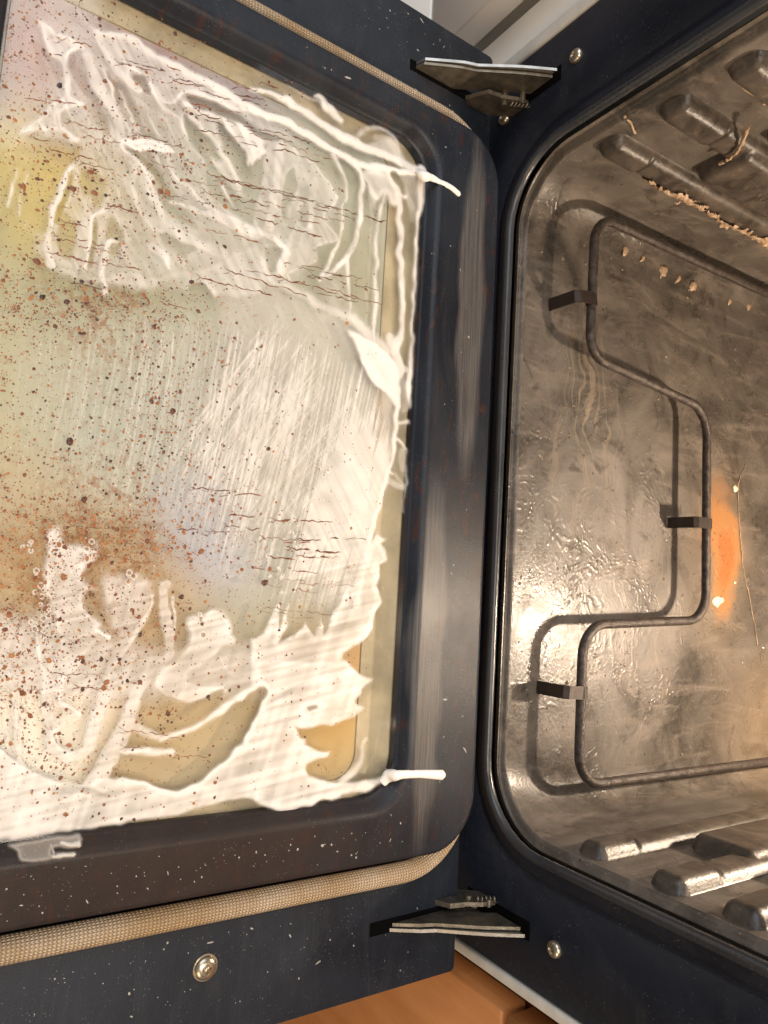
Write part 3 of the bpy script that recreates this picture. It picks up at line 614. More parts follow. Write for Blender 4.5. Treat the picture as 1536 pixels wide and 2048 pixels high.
# right part of the upper smear
poly(2, [(0, 860), (60, 860), (90, 900), (40, 930), (10, 980), (0, 940)], .8)
poly(2, [(90, 850), (180, 828), (250, 858), (380, 960), (450, 1060), (512, 1140), (500, 1190), (440, 1225), (440, 1300), (494, 1375), (490, 1402), (430, 1425), (368, 1450), (382, 1500), (370, 1540), (290, 1572), (220, 1600), (228, 1652), (170, 1662), (120, 1650), (-30, 1560), (-60, 1380), (0, 1340), (60, 1100)], .52, 2.2, .06, 6)
for P, w, v in (([(172, 850), (155, 1050), (105, 1340)], [60, 52, 60], .78), ([(0, 1350), (100, 1372), (180, 1430), (222, 1485)], [40, 40, 36, 24], .92), ([(290, 1280), (210, 1440), (180, 1580)], [16, 44, 70], .75), ([(375, 1050), (355, 1200), (320, 1440), (300, 1540)], [40, 70, 90, 60], .68), ([(292, 1280), (330, 1400), (330, 1520)], [12, 20, 30], .7), ([(250, 870), (380, 970), (450, 1070), (505, 1150)], [14, 18, 22, 18], .9), ([(505, 1150), (495, 1195), (440, 1228), (440, 1300), (490, 1375), (490, 1402), (430, 1425), (370, 1452), (380, 1500), (368, 1540), (290, 1572), (222, 1602), (226, 1650)], [18, 20, 16, 18, 20, 16, 14, 18, 16, 14, 16, 20, 22], .86),
                ([(0, 640), (250, 745), (480, 880), (640, 950), (800, 1000), (1000, 1020)], [60, 46, 40, 44, 40, 40], 1.05), ([(0, 520), (150, 560), (350, 680), (560, 810), (760, 900), (985, 1003)], [26, 34, 40, 56, 52, 40], .98),
                ([(390, 560), (460, 640), (540, 715)], [20, 44, 26], .9), ([(230, 510), (330, 560), (430, 610)], [12, 16, 12], .5), ([(640, 800), (690, 752), (790, 765), (850, 830), (862, 890)], [36, 34, 24, 22, 26], .52), ([(740, 800), (800, 830), (840, 880)], [30, 60, 40], .42), ([(700, 870), (800, 860), (870, 930)], [50, 90, 60], .6),
                ([(480, 905), (545, 1020), (560, 1120), (545, 1270), (500, 1450), (410, 1640)], [30, 14, 14, 18, 26, 22], .9), ([(610, 935), (650, 1050), (642, 1250), (575, 1490), (440, 1620)], [40, 26, 28, 34, 20], .9), ([(560, 1500), (578, 1700), (570, 1860)], [26, 18, 12], .82), ([(703, 1000), (708, 1300), (690, 1700), (680, 2000)], [22, 10, 9, 6], .5), ([(745, 1010), (720, 1150), (728, 1220)], [30, 40, 12], .5), ([(790, 1120), (745, 1320), (735, 1700), (716, 2060)], [20, 20, 26, 22], .84), ([(800, 1010), (850, 1080), (878, 1200), (872, 1500), (890, 1650), (880, 1900), (845, 2060)], [60, 66, 36, 40, 34, 36, 60], .88), ([(822, 1015), (850, 1080), (912, 1150)], [20, 34, 26], 1.0),
                ([(885, 1020), (925, 1150), (960, 1280)], [20, 34, 14], .45), ([(1000, 1000), (985, 1300), (962, 1700), (945, 2060)], [60, 20, 14, 12], 1.0)): line(2, P, w, v, 1.8)
poly(2, [(660, 990), (790, 1010), (860, 1080), (880, 1190), (820, 1200), (790, 1130), (730, 1180), (690, 1120)], .6, 2)
cutp(2, [(826, 1020), (860, 1015), (910, 1100), (905, 1140), (850, 1090)], .1, 1.6, .1)
cutp(2, [(240, 990), (275, 1080), (240, 1190), (200, 1300), (190, 1130)], .45); cutp(2, [(180, 1450), (150, 1560), (110, 1600), (90, 1470)], .45); cutp(2, [(330, 1190), (350, 1280), (320, 1330), (290, 1250)], .4)
poly(2, [(880, 1010), (990, 1010), (960, 1300), (920, 1180)], .35, 3, .1)
# --- wiped film with its bright leading edge
poly(2, [(-150, 1640), (0, 1610), (130, 1640), (300, 1715), (420, 1785), (432, 1650), (500, 1570), (565, 1560), (582, 1830), (690, 1960), (800, 2060), (300, 2200), (-200, 2000)], .42, 18, .0)
line(2, [(-100, 1630), (0, 1612), (130, 1645), (300, 1722), (420, 1795), (560, 1850), (690, 1962), (790, 2055)], [30, 40, 50, 50, 56, 60, 80, 90], .74, 6)
poly(5, [(560, -60), (660, -20), (745, 20), (820, 92), (872, 185), (872, 300), (850, 380), (790, 320), (700, 240), (650, 130)], .92, 4, .15, 8)
rs = np.random.default_rng(11)
A0 = np.array([(-60, 600), (100, 610), (250, 600), (380, 596), (480, 600), (560, 606), (640, 634), (700, 676), (750, 718), (785, 775), (793, 850)], float)
B0 = np.array([(-100, 1080), (40, 1060), (170, 1050), (300, 1060), (370, 1120), (430, 1180), (500, 1230), (560, 1260), (610, 1280), (650, 1290), (690, 1260)], float)
def along(A, t): x = t * (len(A) - 1); return np.array([np.interp(x, np.arange(len(A)), A[:, 0]), np.interp(x, np.arange(len(A)), A[:, 1])])
FILM = np.zeros_like(T); T_save = T; 
for k in range(1500):
    if k < 680:
        t = rs.uniform(0, 1) ** .72; a = along(A0, t); b = along(B0, np.clip(t + rs.normal(0, .02), 0, 1)); st = .62 + .38 * t
    elif k < 960:
        t = rs.uniform(0, 1); a = np.array([560 + 235 * t, 610 + 240 * t ** 1.4]) + rs.normal(0, 6, 2); b = np.array([300 + 190 * t, 960 + 210 * t]) + rs.normal(0, 16, 2); st = .5
    else:
        t = rs.uniform(0, 1); a = np.array([720 + 75 * t, 800 + 90 * t]) + rs.normal(0, 6, 2); b = np.array([545 + 150 * t, 1230 - 10 * t]) + rs.normal(0, 12, 2); st = .6
    q0 = rs.uniform(0, .4) ** 1.5; q1 = 1 - rs.uniform(0, .5) ** 1.3
    mid = a + (b - a) * .5 + np.array([rs.normal(0, 3) + 8, 0])
    pts_ = [a + (b - a) * q0, a + (b - a) * (q0 + q1) / 2 + np.array([6 * (1 if k < 680 else -.4), 0]), a + (b - a) * q1]
    w = rs.uniform(1.0, 3.4) if rs.random() < .86 else rs.uniform(4, 11)
    val = rs.uniform(.06, .62) ** 1.5 * 1.5 * st * (1 if w < 4 else .4)
    T_, R_ = T, R0_
    Q, W_ = sp(pts_, 0, w); s, D, PW, TT = dist_line(Q, W_, True)
    m = np.clip((PW - D) / 1.8 + .5, 0, 1) * np.clip(np.minimum(TT, 1 - TT) * 6, 0, 1)
    FILM[s] += m * val * .55
base = np.zeros_like(T); s, sd = pmask(np.vstack([A0, B0[::-1]]), 20); base[s] = np.clip(sd / 70 + .4, 0, 1)
ramp_ = np.clip((UU[None, :] - 60) / 520, .06, 1) * np.clip((1330 - VV[:, None]) / 330, .25, 1)
FILM = 1 - np.exp(-FILM * 1.0); FILM = FILM * .98 + base * (.10 + .24 * ramp_)
T = np.maximum(T, np.clip(FILM, 0, .80))
for P, w, v in (([(862, 280), (852, 500), (822, 700), (772, 870), (742, 1000), (715, 1090), (680, 1200), (650, 1350), (620, 1480), (615, 1560)], [30, 26, 26, 34, 30, 34, 44, 50, 60, 40], .93),
                ([(790, 300), (800, 480), (740, 760), (700, 900)], [60, 60, 50, 30], .5), ([(800, 760), (832, 785)], [20, 16], .9), ([(820, -20), (850, 90), (878, 170), (870, 230)], [40, 56, 46, 14], .8), ([(880, 150), (930, 180)], [26, 34], .6), ([(946, -20), (930, 280), (922, 400)], [16, 40, 10], .9), ([(890, 200), (905, 400)], [26, 44], .38), ([(860, 482), (920, 478)], [22, 26], .72), ([(852, 580), (880, 600), (902, 640)], [22, 18, 16], .8), ([(880, 660), (890, 760)], [40, 20], .4), ([(800, 835), (890, 860)], [46, 40], .5), ([(915, 640), (905, 850), (892, 1010)], [14, 10, 7], .75), ([(850, 780), (880, 840)], [24, 30], .35),
                ([(330, 1860), (420, 1880)], 10, .2)): line(5, P, w, v, 1.6)
# --- lower smear
poly(5, [(0, 1740), (80, 1710), (150, 1555), (178, 1550), (172, 1690), (232, 1520), (226, 1660), (172, 1762), (260, 1725), (330, 1655), (388, 1722), (410, 1622), (430, 1722), (492, 1582), (520, 1532), (560, 1430), (620, 1440), (645, 1350), (680, 1210), (742, 1122), (802, 1162), (768, 1182), (790, 1232), (802, 1282), (758, 1312), (762, 1370), (740, 1432), (772, 1532), (728, 1602), (722, 1682), (640, 1772), (548, 1832), (530, 1900), (552, 1975), (640, 1962), (724, 1985), (650, 2048), (0, 2120)], .70, 2, .25, 6, False)
poly(4, [(270, 1130), (350, 1080), (372, 1180), (400, 1200), (540, 1210), (562, 1180), (570, 1260), (482, 1360), (522, 1440), (560, 1460), (500, 1480), (490, 1560), (590, 1640), (582, 1700), (642, 1742), (572, 1772), (502, 1860), (490, 1900), (400, 1982), (370, 2060), (236, 2060), (230, 1960), (262, 1900), (320, 1800), (320, 1650), (262, 1480), (250, 1380), (272, 1250)], .72, 5, .16)
poly(4, [(600, 1380), (700, 1370), (860, 1400), (895, 1500), (832, 1640), (742, 1830), (640, 1990), (590, 2060), (530, 2060), (600, 1900), (690, 1750), (640, 1640), (600, 1500)], .60, 8, .08)
poly(4, [(1090, 1640), (1200, 1600), (1310, 1578), (1345, 1650), (1350, 1720), (1384, 1770), (1300, 1812), (1200, 1900), (1100, 1962), (1060, 2060), (930, 2060), (900, 1980), (1000, 1880), (1060, 1820), (1100, 1730)], .76, 5, .16)
poly(4, [(-60, 1580), (120, 1640), (330, 1560), (620, 1700), (900, 1800), (1100, 1800), (1521, 1800), (1521, 2060), (-60, 2060)], .60, 16, 0)
for P, w, v in (([(890, 1500), (855, 1600), (800, 1700), (720, 1830), (640, 1950), (590, 2060)], [20, 30, 34, 40, 44, 40], .82), ([(955, 1440), (962, 1600), (985, 1750), (990, 1830), (930, 1900), (870, 1960), (830, 2060)], [60, 70, 60, 56, 40, 40, 40], .7), ([(1012, 1500), (1018, 1620), (1000, 1800)], [12, 18, 14], .88), ([(120, 1690), (140, 1800), (150, 1930)], [30, 44, 40], .6), ([(205, 1660), (212, 1780), (232, 1880), (262, 1985), (250, 2060)], [24, 26, 28, 34, 40], .86), ([(560, 1690), (640, 1742)], [30, 34], 1.0), ([(800, 1420), (760, 1500), (800, 1380)], 30, .5), ([(1290, 1860), (1340, 1960), (1521, 1930)], [30, 30, 40], .7)): line(4, P, w, v, 2.2)
def pz(z, P): return [tuple(p) for p in tf(P, z)]
outline = pz(7, [(-300, 200), (0, 430), (110, 512), (200, 570), (330, 612), (420, 640), (500, 642), (560, 604), (640, 600), (720, 602), (850, 642), (1030, 690), (1080, 672), (1180, 612), (1290, 522), (1390, 422), (1460, 312), (1521, 180)]) + \
    pz(8, [(60, 120), (0, -80), (560, -80), (660, 10), (724, 38), (652, 68), (652, 120), (612, 152), (612, 182), (672, 204), (600, 252), (470, 300), (330, 322), (268, 312), (282, 360), (320, 382), (318, 420), (370, 442), (476, 454), (460, 484), (380, 502), (332, 530), (322, 570), (342, 602), (420, 622), (600, 632), (740, 626), (790, 590), (800, 560), (832, 548), (856, 590), (832, 640), (780, 640), (680, 682), (560, 712), (420, 742), (280, 790), (180, 802), (60, 762)]) + \
    pz(7, [(1480, 735), (1350, 735), (1200, 768), (1060, 812), (900, 850), (740, 856), (690, 884), (0, 975), (-500, 1040), (-500, 400)])
poly(0, outline, .83, 2, .14, 6, False)
for P, w, v in (([(370, 10), (352, 150), (440, 212), (462, 240)], [26, 30, 34, 44], .95), ([(462, 240), (380, 270), (322, 350), (302, 410), (360, 472), (430, 482), (500, 440), (540, 330), (600, 150), (660, 10)], [30, 40, 70, 80, 76, 76, 76, 80, 80, 80], .74), ([(830, 10), (770, 200), (700, 370), (600, 560), (540, 640)], [60, 90, 100, 110, 110], .74), ([(60, 0), (90, 250), (112, 480), (140, 560)], [50, 44, 44, 60], .72), ([(240, 20), (264, 80), (280, 200), (300, 330)], [40, 60, 90, 80], .6), ([(0, 60), (20, 250), (60, 450)], 30, .45),
                ([(700, 442), (850, 452), (1005, 455)], [30, 46, 50], .95), ([(930, 380), (1100, 330), (1250, 240), (1400, 130), (1530, 60)], [26, 32, 34, 40, 60], .86), ([(760, 300), (850, 330), (940, 370)], [60, 60, 30], .66), ([(1000, 60), (1100, 100), (1300, 90)], [160, 120, 40], .8), ([(830, 120), (860, 60), (900, 0)], [30, 26, 20], .8)): line(7, P, w, v, 2.4)
cutp(7, [(670, 570), (700, 532), (790, 520), (870, 500), (1010, 500), (1120, 432), (1240, 304), (1370, 180), (1540, 66), (1521, 190), (1400, 410), (1296, 515), (1180, 606), (1030, 684), (850, 636), (730, 598)], .2)
cutp(7, [(1000, 310), (1060, 212), (1200, 132), (1300, 92), (1240, 224), (1130, 296), (1030, 340)], .3)
cutp(7, [(330, 360), (370, 300), (420, 300), (400, 400), (370, 440), (335, 410)], .4); cutl(7, [(300, 690), (400, 670), (540, 690), (640, 710)], [50, 60, 40, 10], .62, 5, .08)
cutl(8, [(330, 220), (380, 200)], [50, 30], .35); cutl(8, [(60, 190), (200, 120), (300, 60)], [16, 30, 16], .8, 4, .06)
line(8, [(668, 380), (655, 480), (600, 570), (530, 630)], [16, 34, 40, 40], .72, 2); line(8, [(760, 300), (720, 480), (650, 590)], 8, .25)
# bubbles strung along the wipes
for k in range(1500):
    u = rs.uniform(0, 790); 
    if rs.random() < .5: u = 20 + 30 * rs.integers(0, 9) + rs.normal(0, 3); v = rs.uniform(420, 1240)
    else: v = rs.uniform(560, 1330)
    i = int((u - FU0) / FST); j = int((v - FV0) / FST)
    if T[j, i] < .75 and rs.random() < .6:
        T[j, i] = min(1, T[j, i] + rs.uniform(.2, .6)); R0_[j, i] = max(R0_[j, i], .35)
FILM_ON = (VV[:, None] > 640) & (VV[:, None] < 1280) & (UU[None, :] < 770)
def blur(a, r):
    for ax in (0, 1):
        p = np.pad(a, [(r + 1, r) if k == ax else (0, 0) for k in (0, 1)], mode='edge'); c = np.cumsum(p, ax, dtype=np.float64)
        a = (np.take(c, range(2 * r + 1, c.shape[ax]), ax) - np.take(c, range(0, c.shape[ax] - 2 * r - 1), ax)) / (2 * r + 1)
    return a.astype(np.float32)
def brush(ang, wd, ln, seed):
    r = np.random.default_rng(seed); g = r.standard_normal((700, 90)); u, v = np.meshgrid(UU, VV); c, s = math.cos(ang), math.sin(ang)
    a = (u * s - v * c) / wd + 350; b = (u * c + v * s) / ln + 40; a = np.clip(a, 0, 698.9); b = np.clip(b, 0, 88.9); ai = a.astype(int); bi = b.astype(int); fa = a - ai; fb = b - bi
    fa = fa * fa * (3 - 2 * fa); fb = fb * fb * (3 - 2 * fb)
    return ((g[ai, bi] * (1 - fa) + g[ai + 1, bi] * fa) * (1 - fb) + (g[ai, bi + 1] * (1 - fa) + g[ai + 1, bi + 1] * fa) * fb).astype(np.float32)
BR = brush(1.12, 5, 90, 21) + .7 * brush(1.0, 11, 120, 22); BL = brush(-.25, 6, 110, 23) + .7 * brush(1.9, 9, 120, 24)
mixv = np.clip((VV[:, None] - 1000) / 200, 0, 1); BRS = BR * (1 - mixv) + BL * mixv
T = T * (1 + .07 * N1 * (T < .9)) * (1 - .13 * np.clip(BRS, -1.2, 1.6) * (T < .97) * np.clip(np.abs(VV[:, None] - 830) / 220 - .35, .25, 1)) - .05 * np.clip(N4, 0, 2) * (T > .5)
T = np.clip(T, 0, 1.25)
for cu, cv_, n_ in ((165, 1108, 3), (80, 1155, 5), (76, 1180, 4), (84, 1215, 6), (78, 1250, 5), (250, 1160, 6), (400, 1240, 4), (560, 1150, 9), (590, 1080, 8), (650, 950, 8), (690, 905, 8), (60, 1100, 4)):
    for _ in range(n_):
        cx = cu + rs.normal(0, 9); cy = cv_ + rs.normal(0, 12 if n_ < 7 else 30); rr_b = rs.uniform(2.6, 6.0) if n_ < 7 else rs.uniform(2, 3.4)
        i = int((cx - FU0) / FST); j = int((cy - FV0) / FST); s = (slice(j - 5, j + 6), slice(i - 5, i + 6)); d = np.hypot(UU[None, s[1]] - cx, VV[s[0], None] - cy)
        ring = np.exp(-((d - rr_b) / 1.3) ** 2); T[s] = np.maximum(T[s] * (1 - .6 * (d < rr_b)), ring * .95); R0_[s] = np.maximum(R0_[s], ring * .5)
A_ = np.clip(T, 0, 1.25)
H = .00014 + .00022 * blur(A_, 3) + .00065 * blur(R0_, 2) + .0003 * blur(A_, 6) * np.clip(blur(A_, 8), 0, 1) + .00005 * N2 * A_ + .00008 * N1 * A_
AL = .93 * np.clip(np.where(FILM_ON, A_, .5 * A_ + .5 * blur(A_, 2)), 0, 1) ** 1.4
# keep the foam on the pane and on the rim of the frame
GP = on_door(np.broadcast_to(UU[None, :], T.shape), np.broadcast_to(VV[:, None], T.shape), ZG)
inside = (GP[..., 0] > GX0 - .0015) & (GP[..., 0] < GX1 + .0010) & (GP[..., 1] < GY1 + .0012) & (GP[..., 1] > GY0 - .001)
AL = AL * inside
foam_m = NT('cleaning_foam')
_t = foam_m.n('ShaderNodeBsdfTransparent'); _a = foam_m.n('ShaderNodeAttribute', attribute_name='cover'); _mx = foam_m.n('ShaderNodeMixShader')
_n = foam_m.noise(foam_m.coord(), 60, 4, .6); _f = foam_m.noise(foam_m.coord(), 1500, 2, .5)
foam_m.p(Base_Color=foam_m.mix(foam_m.ramp(_n, [(.3, 0), (.7, 1)]), (.80, .74, .68), (.87, .83, .78)), Roughness=.46, Normal=foam_m.bump(_f, .12, .0003))
foam_m.b.inputs['Specular IOR Level'].default_value = .25
foam_m.t.links.new(_a.outputs['Fac'], _mx.inputs[0]); foam_m.t.links.new(_t.outputs[0], _mx.inputs[1]); foam_m.t.links.new(foam_m.b.outputs[0], _mx.inputs[2]); foam_m.t.links.new(_mx.outputs[0], foam_m.out.inputs[0])
M_FOAM = foam_m.m
TOP3 = Dn[:3, :3]; TO3 = Dn[:3, 3]
def foam_part(name, sel, label, zbase=ZG, AL=AL, H=H):
    keep = (AL > .015) & sel
    q = keep[:-1, :-1] | keep[1:, :-1] | keep[1:, 1:] | keep[:-1, 1:]
    q &= sel[:-1, :-1]
    idx = -np.ones(AL.shape, np.int64); jj, ii = np.nonzero(q)
    use = np.zeros(AL.shape, bool)
    for a, b in ((0, 0), (1, 0), (1, 1), (0, 1)): use[jj + a, ii + b] = True
    idx[use] = np.arange(use.sum())
    base_ = on_door(np.broadcast_to(UU[None, :], AL.shape)[use], np.broadcast_to(VV[:, None], AL.shape)[use], zbase)
    base_[:, 2] = zbase + H[use]
    F = np.stack([idx[jj, ii], idx[jj + 1, ii], idx[jj + 1, ii + 1], idx[jj, ii + 1]], -1)
    o = fast_mesh(name, base_ @ TOP3.T + TO3, F, M_FOAM, None, {'cover': AL[use]})
    return tag(o, label, 'foam', 'cleaner foam on the oven door glass', 'stuff')
H_MAIN = H.copy(); AL_MAIN = AL.copy()
VG = np.broadcast_to(VV[:, None], T.shape); UG = np.broadcast_to(UU[None, :], T.shape)
b1 = 585 + .28 * np.clip(UG - 450, 0, 400); b2 = 1085 + .32 * np.clip(UG - 250, 0, 700)
foam_part('foam_smear', VG < b1, 'upper pinkish white foam smear with finger streaks and runs along the top glass edge')
foam_part('foam_film', (VG >= b1) & (VG < b2), 'thin fan of wiped foam streaks across the middle of the door glass')
foam_part('foam_smear', VG >= b2, 'thick cream foam smear with ragged fingers along the bottom of the glass')
# --- foam on the frame
def patch(name, z, P, cuts, val, zb, label, lines=()):
    global T, R0_
    T = np.zeros_like(T); R0_ = np.zeros_like(T)
    if P: poly(z, P, val, 3, .2, 4)
    for c, w, v in lines: line(z, c, w, v, 1.6)
    for c in cuts: cutp(z, c, 0, 1.5, .1)
    a = .9 * np.clip(T, 0, 1) ** 1.4; h = .0002 + .0006 * blur(a, 2) + .0016 * blur(R0_, 1)
    return foam_part(name, np.ones(T.shape, bool), label, zb, a, h)
patch('foam_smudge', 7, [(60, 985), (400, 940), (470, 965), (455, 1010), (330, 1020), (310, 1045), (430, 1040), (428, 1075), (300, 1080), (130, 1095), (90, 1030)], [], .34, ZP + .0002, 'thin white foam smudge with two fingers on the black frame below the glass', [([(360, 985), (455, 995)], [26, 34], .8), ([(310, 1060), (420, 1058)], [20, 34], .8), ([(300, 1000), (320, 1050)], [16, 16], .6)])
def drip(P, rad, label, zoff):
    Q = [on_door(u, v, z) @ TOP3.T + TO3 for u, v, z in P]
    Q = spline(Q, 6); R = list(np.interp(np.linspace(0, 1, len(Q)), np.linspace(0, 1, len(rad)), rad) * (1 + np.clip(.16 * rs.standard_normal(len(Q)).cumsum() / 3, -.3, .3)))
    Q = [Q[0] - (Q[1] - Q[0]) * .3] + Q + [Q[-1] + (Q[-1] - Q[-2]) / np.linalg.norm(Q[-1] - Q[-2]) * R[-1] * .7]; R = [R[0] * .5] + R + [R[-1] * .45]
    fm = foam_m.m.copy(); o = tube('foam_drip', Q, R, M_DRIP, None, 14, squash=.75)
    return tag(o, label, 'foam')
_d = NT('drip_foam'); _d.p(Base_Color=(.84, .80, .75), Roughness=.3, Normal=_d.bump(_d.noise(_d.coord(), 900, 3), .2, .0003)); M_DRIP = _d.m
drip([(838, 344, ZG + .0015), (848, 352, ZP + .0002), (862, 355, ZP + .0004), (880, 364, ZP + .0002), (900, 374, ZP), (917, 388, ZP)], [.0026, .0034, .0021, .0015, .0016, .0019], 'short white foam drip on the black frame at the upper glass corner', 0)
drip([(764, 1566, ZG + .001), (779, 1551, ZG + .003), (792, 1551, ZP + .0005), (806, 1549, ZP), (840, 1548, ZP), (884, 1550, ZP)], [.0026, .0040, .0022, .0018, .0017, .0022], 'straight white foam drip on the black frame at the lower glass corner', 0)
# ================================================================== GREASE spatter baked on the glass
def ico_dome(n=7):
    v = [(math.cos(2 * math.pi * i / n), math.sin(2 * math.pi * i / n), 0) for i in range(n)] + [(.6 * math.cos(2 * math.pi * (i + .5) / n), .6 * math.sin(2 * math.pi * (i + .5) / n), .7) for i in range(n)] + [(0, 0, 1)]
    f = []
    for i in range(n): f += [(i, (i + 1) % n, n + i), ((i + 1) % n, n + (i + 1) % n, n + i), (n + i, n + (i + 1) % n, 2 * n)]
    return np.array(v), np.array(f)
dv_, df_ = ico_dome()
def domes(name, pts, rx, ry, rot, hh, mat, attrs, to_world=True):
    n = len(pts); c, s = np.cos(rot), np.sin(rot)
    jit = 1 + .15 * RNG.standard_normal((n, len(dv_)))
    X = dv_[None, :, 0] * rx[:, None] * jit; Y = dv_[None, :, 1] * ry[:, None] * jit
    P = np.stack([pts[:, None, 0] + X * c[:, None] - Y * s[:, None], pts[:, None, 1] + X * s[:, None] + Y * c[:, None], pts[:, None, 2] + dv_[None, :, 2] * hh[:, None]], -1).reshape(-1, 3)
    F = (df_[None] + (np.arange(n) * len(dv_))[:, None, None]).reshape(-1, 3)
    if to_world: P = P @ TOP3.T + TO3
    return fast_mesh(name, P, F, mat, None, {k: np.repeat(a, len(dv_)) for k, a in attrs.items()})
gm = NT('burnt_grease'); _ga = gm.n('ShaderNodeAttribute', attribute_name='tone')
gm.p(Base_Color=gm.ramp(_ga.outputs['Fac'], [(0, (.018, .012, .011)), (.3, (.060, .022, .013)), (.65, (.21, .068, .022)), (1, (.40, .17, .055))]), Roughness=.42)
def dens(u, v):
    g = lambda cu, cv, su, sv: np.exp(-((u - cu) / su) ** 2 - ((v - cv) / sv) ** 2)
    return .28 * np.exp(-np.clip(u - 60, 0, None) / 420) + .9 * g(190, 610, 190, 55) + 1.4 * g(190, 1075, 160, 65) + .55 * g(330, 820, 90, 190) + .55 * g(300, 330, 150, 160) + .5 * g(60, 1250, 120, 190) + .35 * g(240, 1300, 160, 120) + .22 * g(520, 1100, 160, 260) + .12 * g(600, 400, 150, 250)
P = []
while len(P) < 16000:
    u = RNG.uniform(-150, 760, 20000); v = RNG.uniform(-60, 1640, 20000); k = RNG.random(20000) * 1.5 < dens(u, v)
    P += list(zip(u[k], v[k]))
P = np.array(P[:16000])
for c in range(150):      # little clusters
    o_ = P[RNG.integers(len(P))]; k = RNG.integers(6, 16); P = np.vstack([P, o_ + RNG.normal(0, 6, (k, 2))])
g3 = on_door(P[:, 0], P[:, 1], ZG + .0001); ok = (g3[:, 0] > GX0 + .002) & (g3[:, 0] < GX1 - .002) & (g3[:, 1] > GY0 + .001) & (g3[:, 1] < GY1 - .002); P = P[ok]; g3 = g3[ok]
n = len(P); rad = np.clip(np.exp(RNG.normal(-.24, .54, n)), .48, 4.4)
rad[RNG.random(n) < .014] *= 2.2; rad = np.clip(rad, .7, 7.5); rad *= np.where(P[:, 0] > 480, .85, 1)
tone = np.clip(.12 + RNG.beta(1.9, 1.9, n) + .18 * (np.abs(P[:, 1] - 1090) < 90) - .10 * (rad > 3.2) + .12 * (P[:, 0] < 80), 0, 1)
sc = .00031
_ii = np.clip(((P[:, 0] - FU0) / FST).round().astype(int), 0, NU - 1); _jj = np.clip(((P[:, 1] - FV0) / FST).round().astype(int), 0, NV_ - 1)
_up = RNG.random(n) < np.where(AL_MAIN[_jj, _ii] > .72, .22, .62)
g3[:, 2] += np.where(_up & (AL_MAIN[_jj, _ii] > .015), H_MAIN[_jj, _ii] - .00006, 0)
domes('grease_spatter', g3, rad * sc * RNG.uniform(.8, 1.4, n), rad * sc, RNG.uniform(0, 3.14, n), np.clip(rad * sc * .35, .00008, .0005), gm.m, {'tone': tone})
so = C.objects['grease_spatter']; tag(so, 'dark brown and orange grease specks baked all over the door glass', 'grease', None, 'stuff')
# cracked runs of burnt grease
V = []; F = []; TN = []
def runline(u0, v0, slope, length, wpx, tn):
    m = max(4, int(length / 5)); x = np.linspace(0, length, m); y = slope * x + np.cumsum(RNG.normal(0, 1.3, m)); y += RNG.normal(0, 1.0, m); y -= np.linspace(0, y[-1] - slope * length, m) * .7
    ctr = on_door(u0 + x, v0 + y, ZG + .00014); w = wpx * sc * np.clip(.55 + .6 * RNG.random(m) + .9 * (RNG.random(m) < .12), .3, 2.2); w[0] *= .4; w[-1] *= .4
    t = np.gradient(ctr, axis=0); t /= np.linalg.norm(t, axis=1)[:, None]; nn = np.stack([-t[:, 1], t[:, 0], 0 * t[:, 0]], -1)
    i_ = np.clip(((u0 + x - FU0) / FST).round().astype(int), 0, NU - 1); j_ = np.clip(((v0 + y - FV0) / FST).round().astype(int), 0, NV_ - 1)
    ctr[:, 2] += np.where((AL_MAIN[j_, i_] > .015) & (AL_MAIN[j_, i_] < .8), H_MAIN[j_, i_], 0)
    b0 = len(V)
    for k in range(m):
        V.extend([ctr[k] + nn[k] * w[k], ctr[k] + np.array((0, 0, w[k] * .5)), ctr[k] - nn[k] * w[k]]); TN.extend([tn] * 3)
    for k in range(m - 1):
        for j in (0, 1): F.append((b0 + 3 * k + j, b0 + 3 * k + j + 1, b0 + 3 * k + 4 + j, b0 + 3 * k + 3 + j))
def fam(n, u0, u1, v0, v1, sl, l0, l1, w=1.0, brk=.55):
    for _ in range(n):
        u = RNG.uniform(u0, u1); v = RNG.uniform(v0, v1) + sl * (u - u0); L = RNG.uniform(l0, l1); s_ = sl + RNG.normal(0, .03); tn = RNG.uniform(.38, .68); x = 0
        while x < L:
            k = RNG.uniform(14, 70); runline(u + x, v + s_ * x + RNG.normal(0, .8), s_, k, w * RNG.uniform(.5, 1.25), tn); x += k + (RNG.uniform(3, 26) if RNG.random() < brk else 1)
        if RNG.random() < .4: runline(u - 12, v - 8, .7, 14, .6 * w, tn); runline(u - 14, v + 6, -.3, 15, .6 * w, tn)
fam(13, 400, 520, 225, 560, .27, 130, 270, .85, .6); fam(8, 560, 640, 330, 620, .22, 50, 130, .85, .7); fam(10, 250, 420, 130, 420, .26, 40, 130, .6)
fam(20, 20, 320, 40, 560, .25, 18, 60, .8); fam(9, 500, 650, 985, 1140, .03, 30, 130, .85, .6); fam(6, 330, 500, 960, 1100, .04, 20, 60, .8); fam(9, 60, 420, 1040, 1500, .10, 20, 80, .6); fam(5, 480, 600, 1140, 1330, .09, 30, 120, .45); fam(9, 230, 520, 95, 160, .24, 20, 70, .8)
fast_mesh('burnt_grease_runs', np.array(V) @ TOP3.T + TO3, np.array(F), gm.m, None, {'tone': TN}); tag(C.objects['burnt_grease_runs'], 'thin cracked brown grease runs baked across the door glass', 'grease', None, 'stuff')
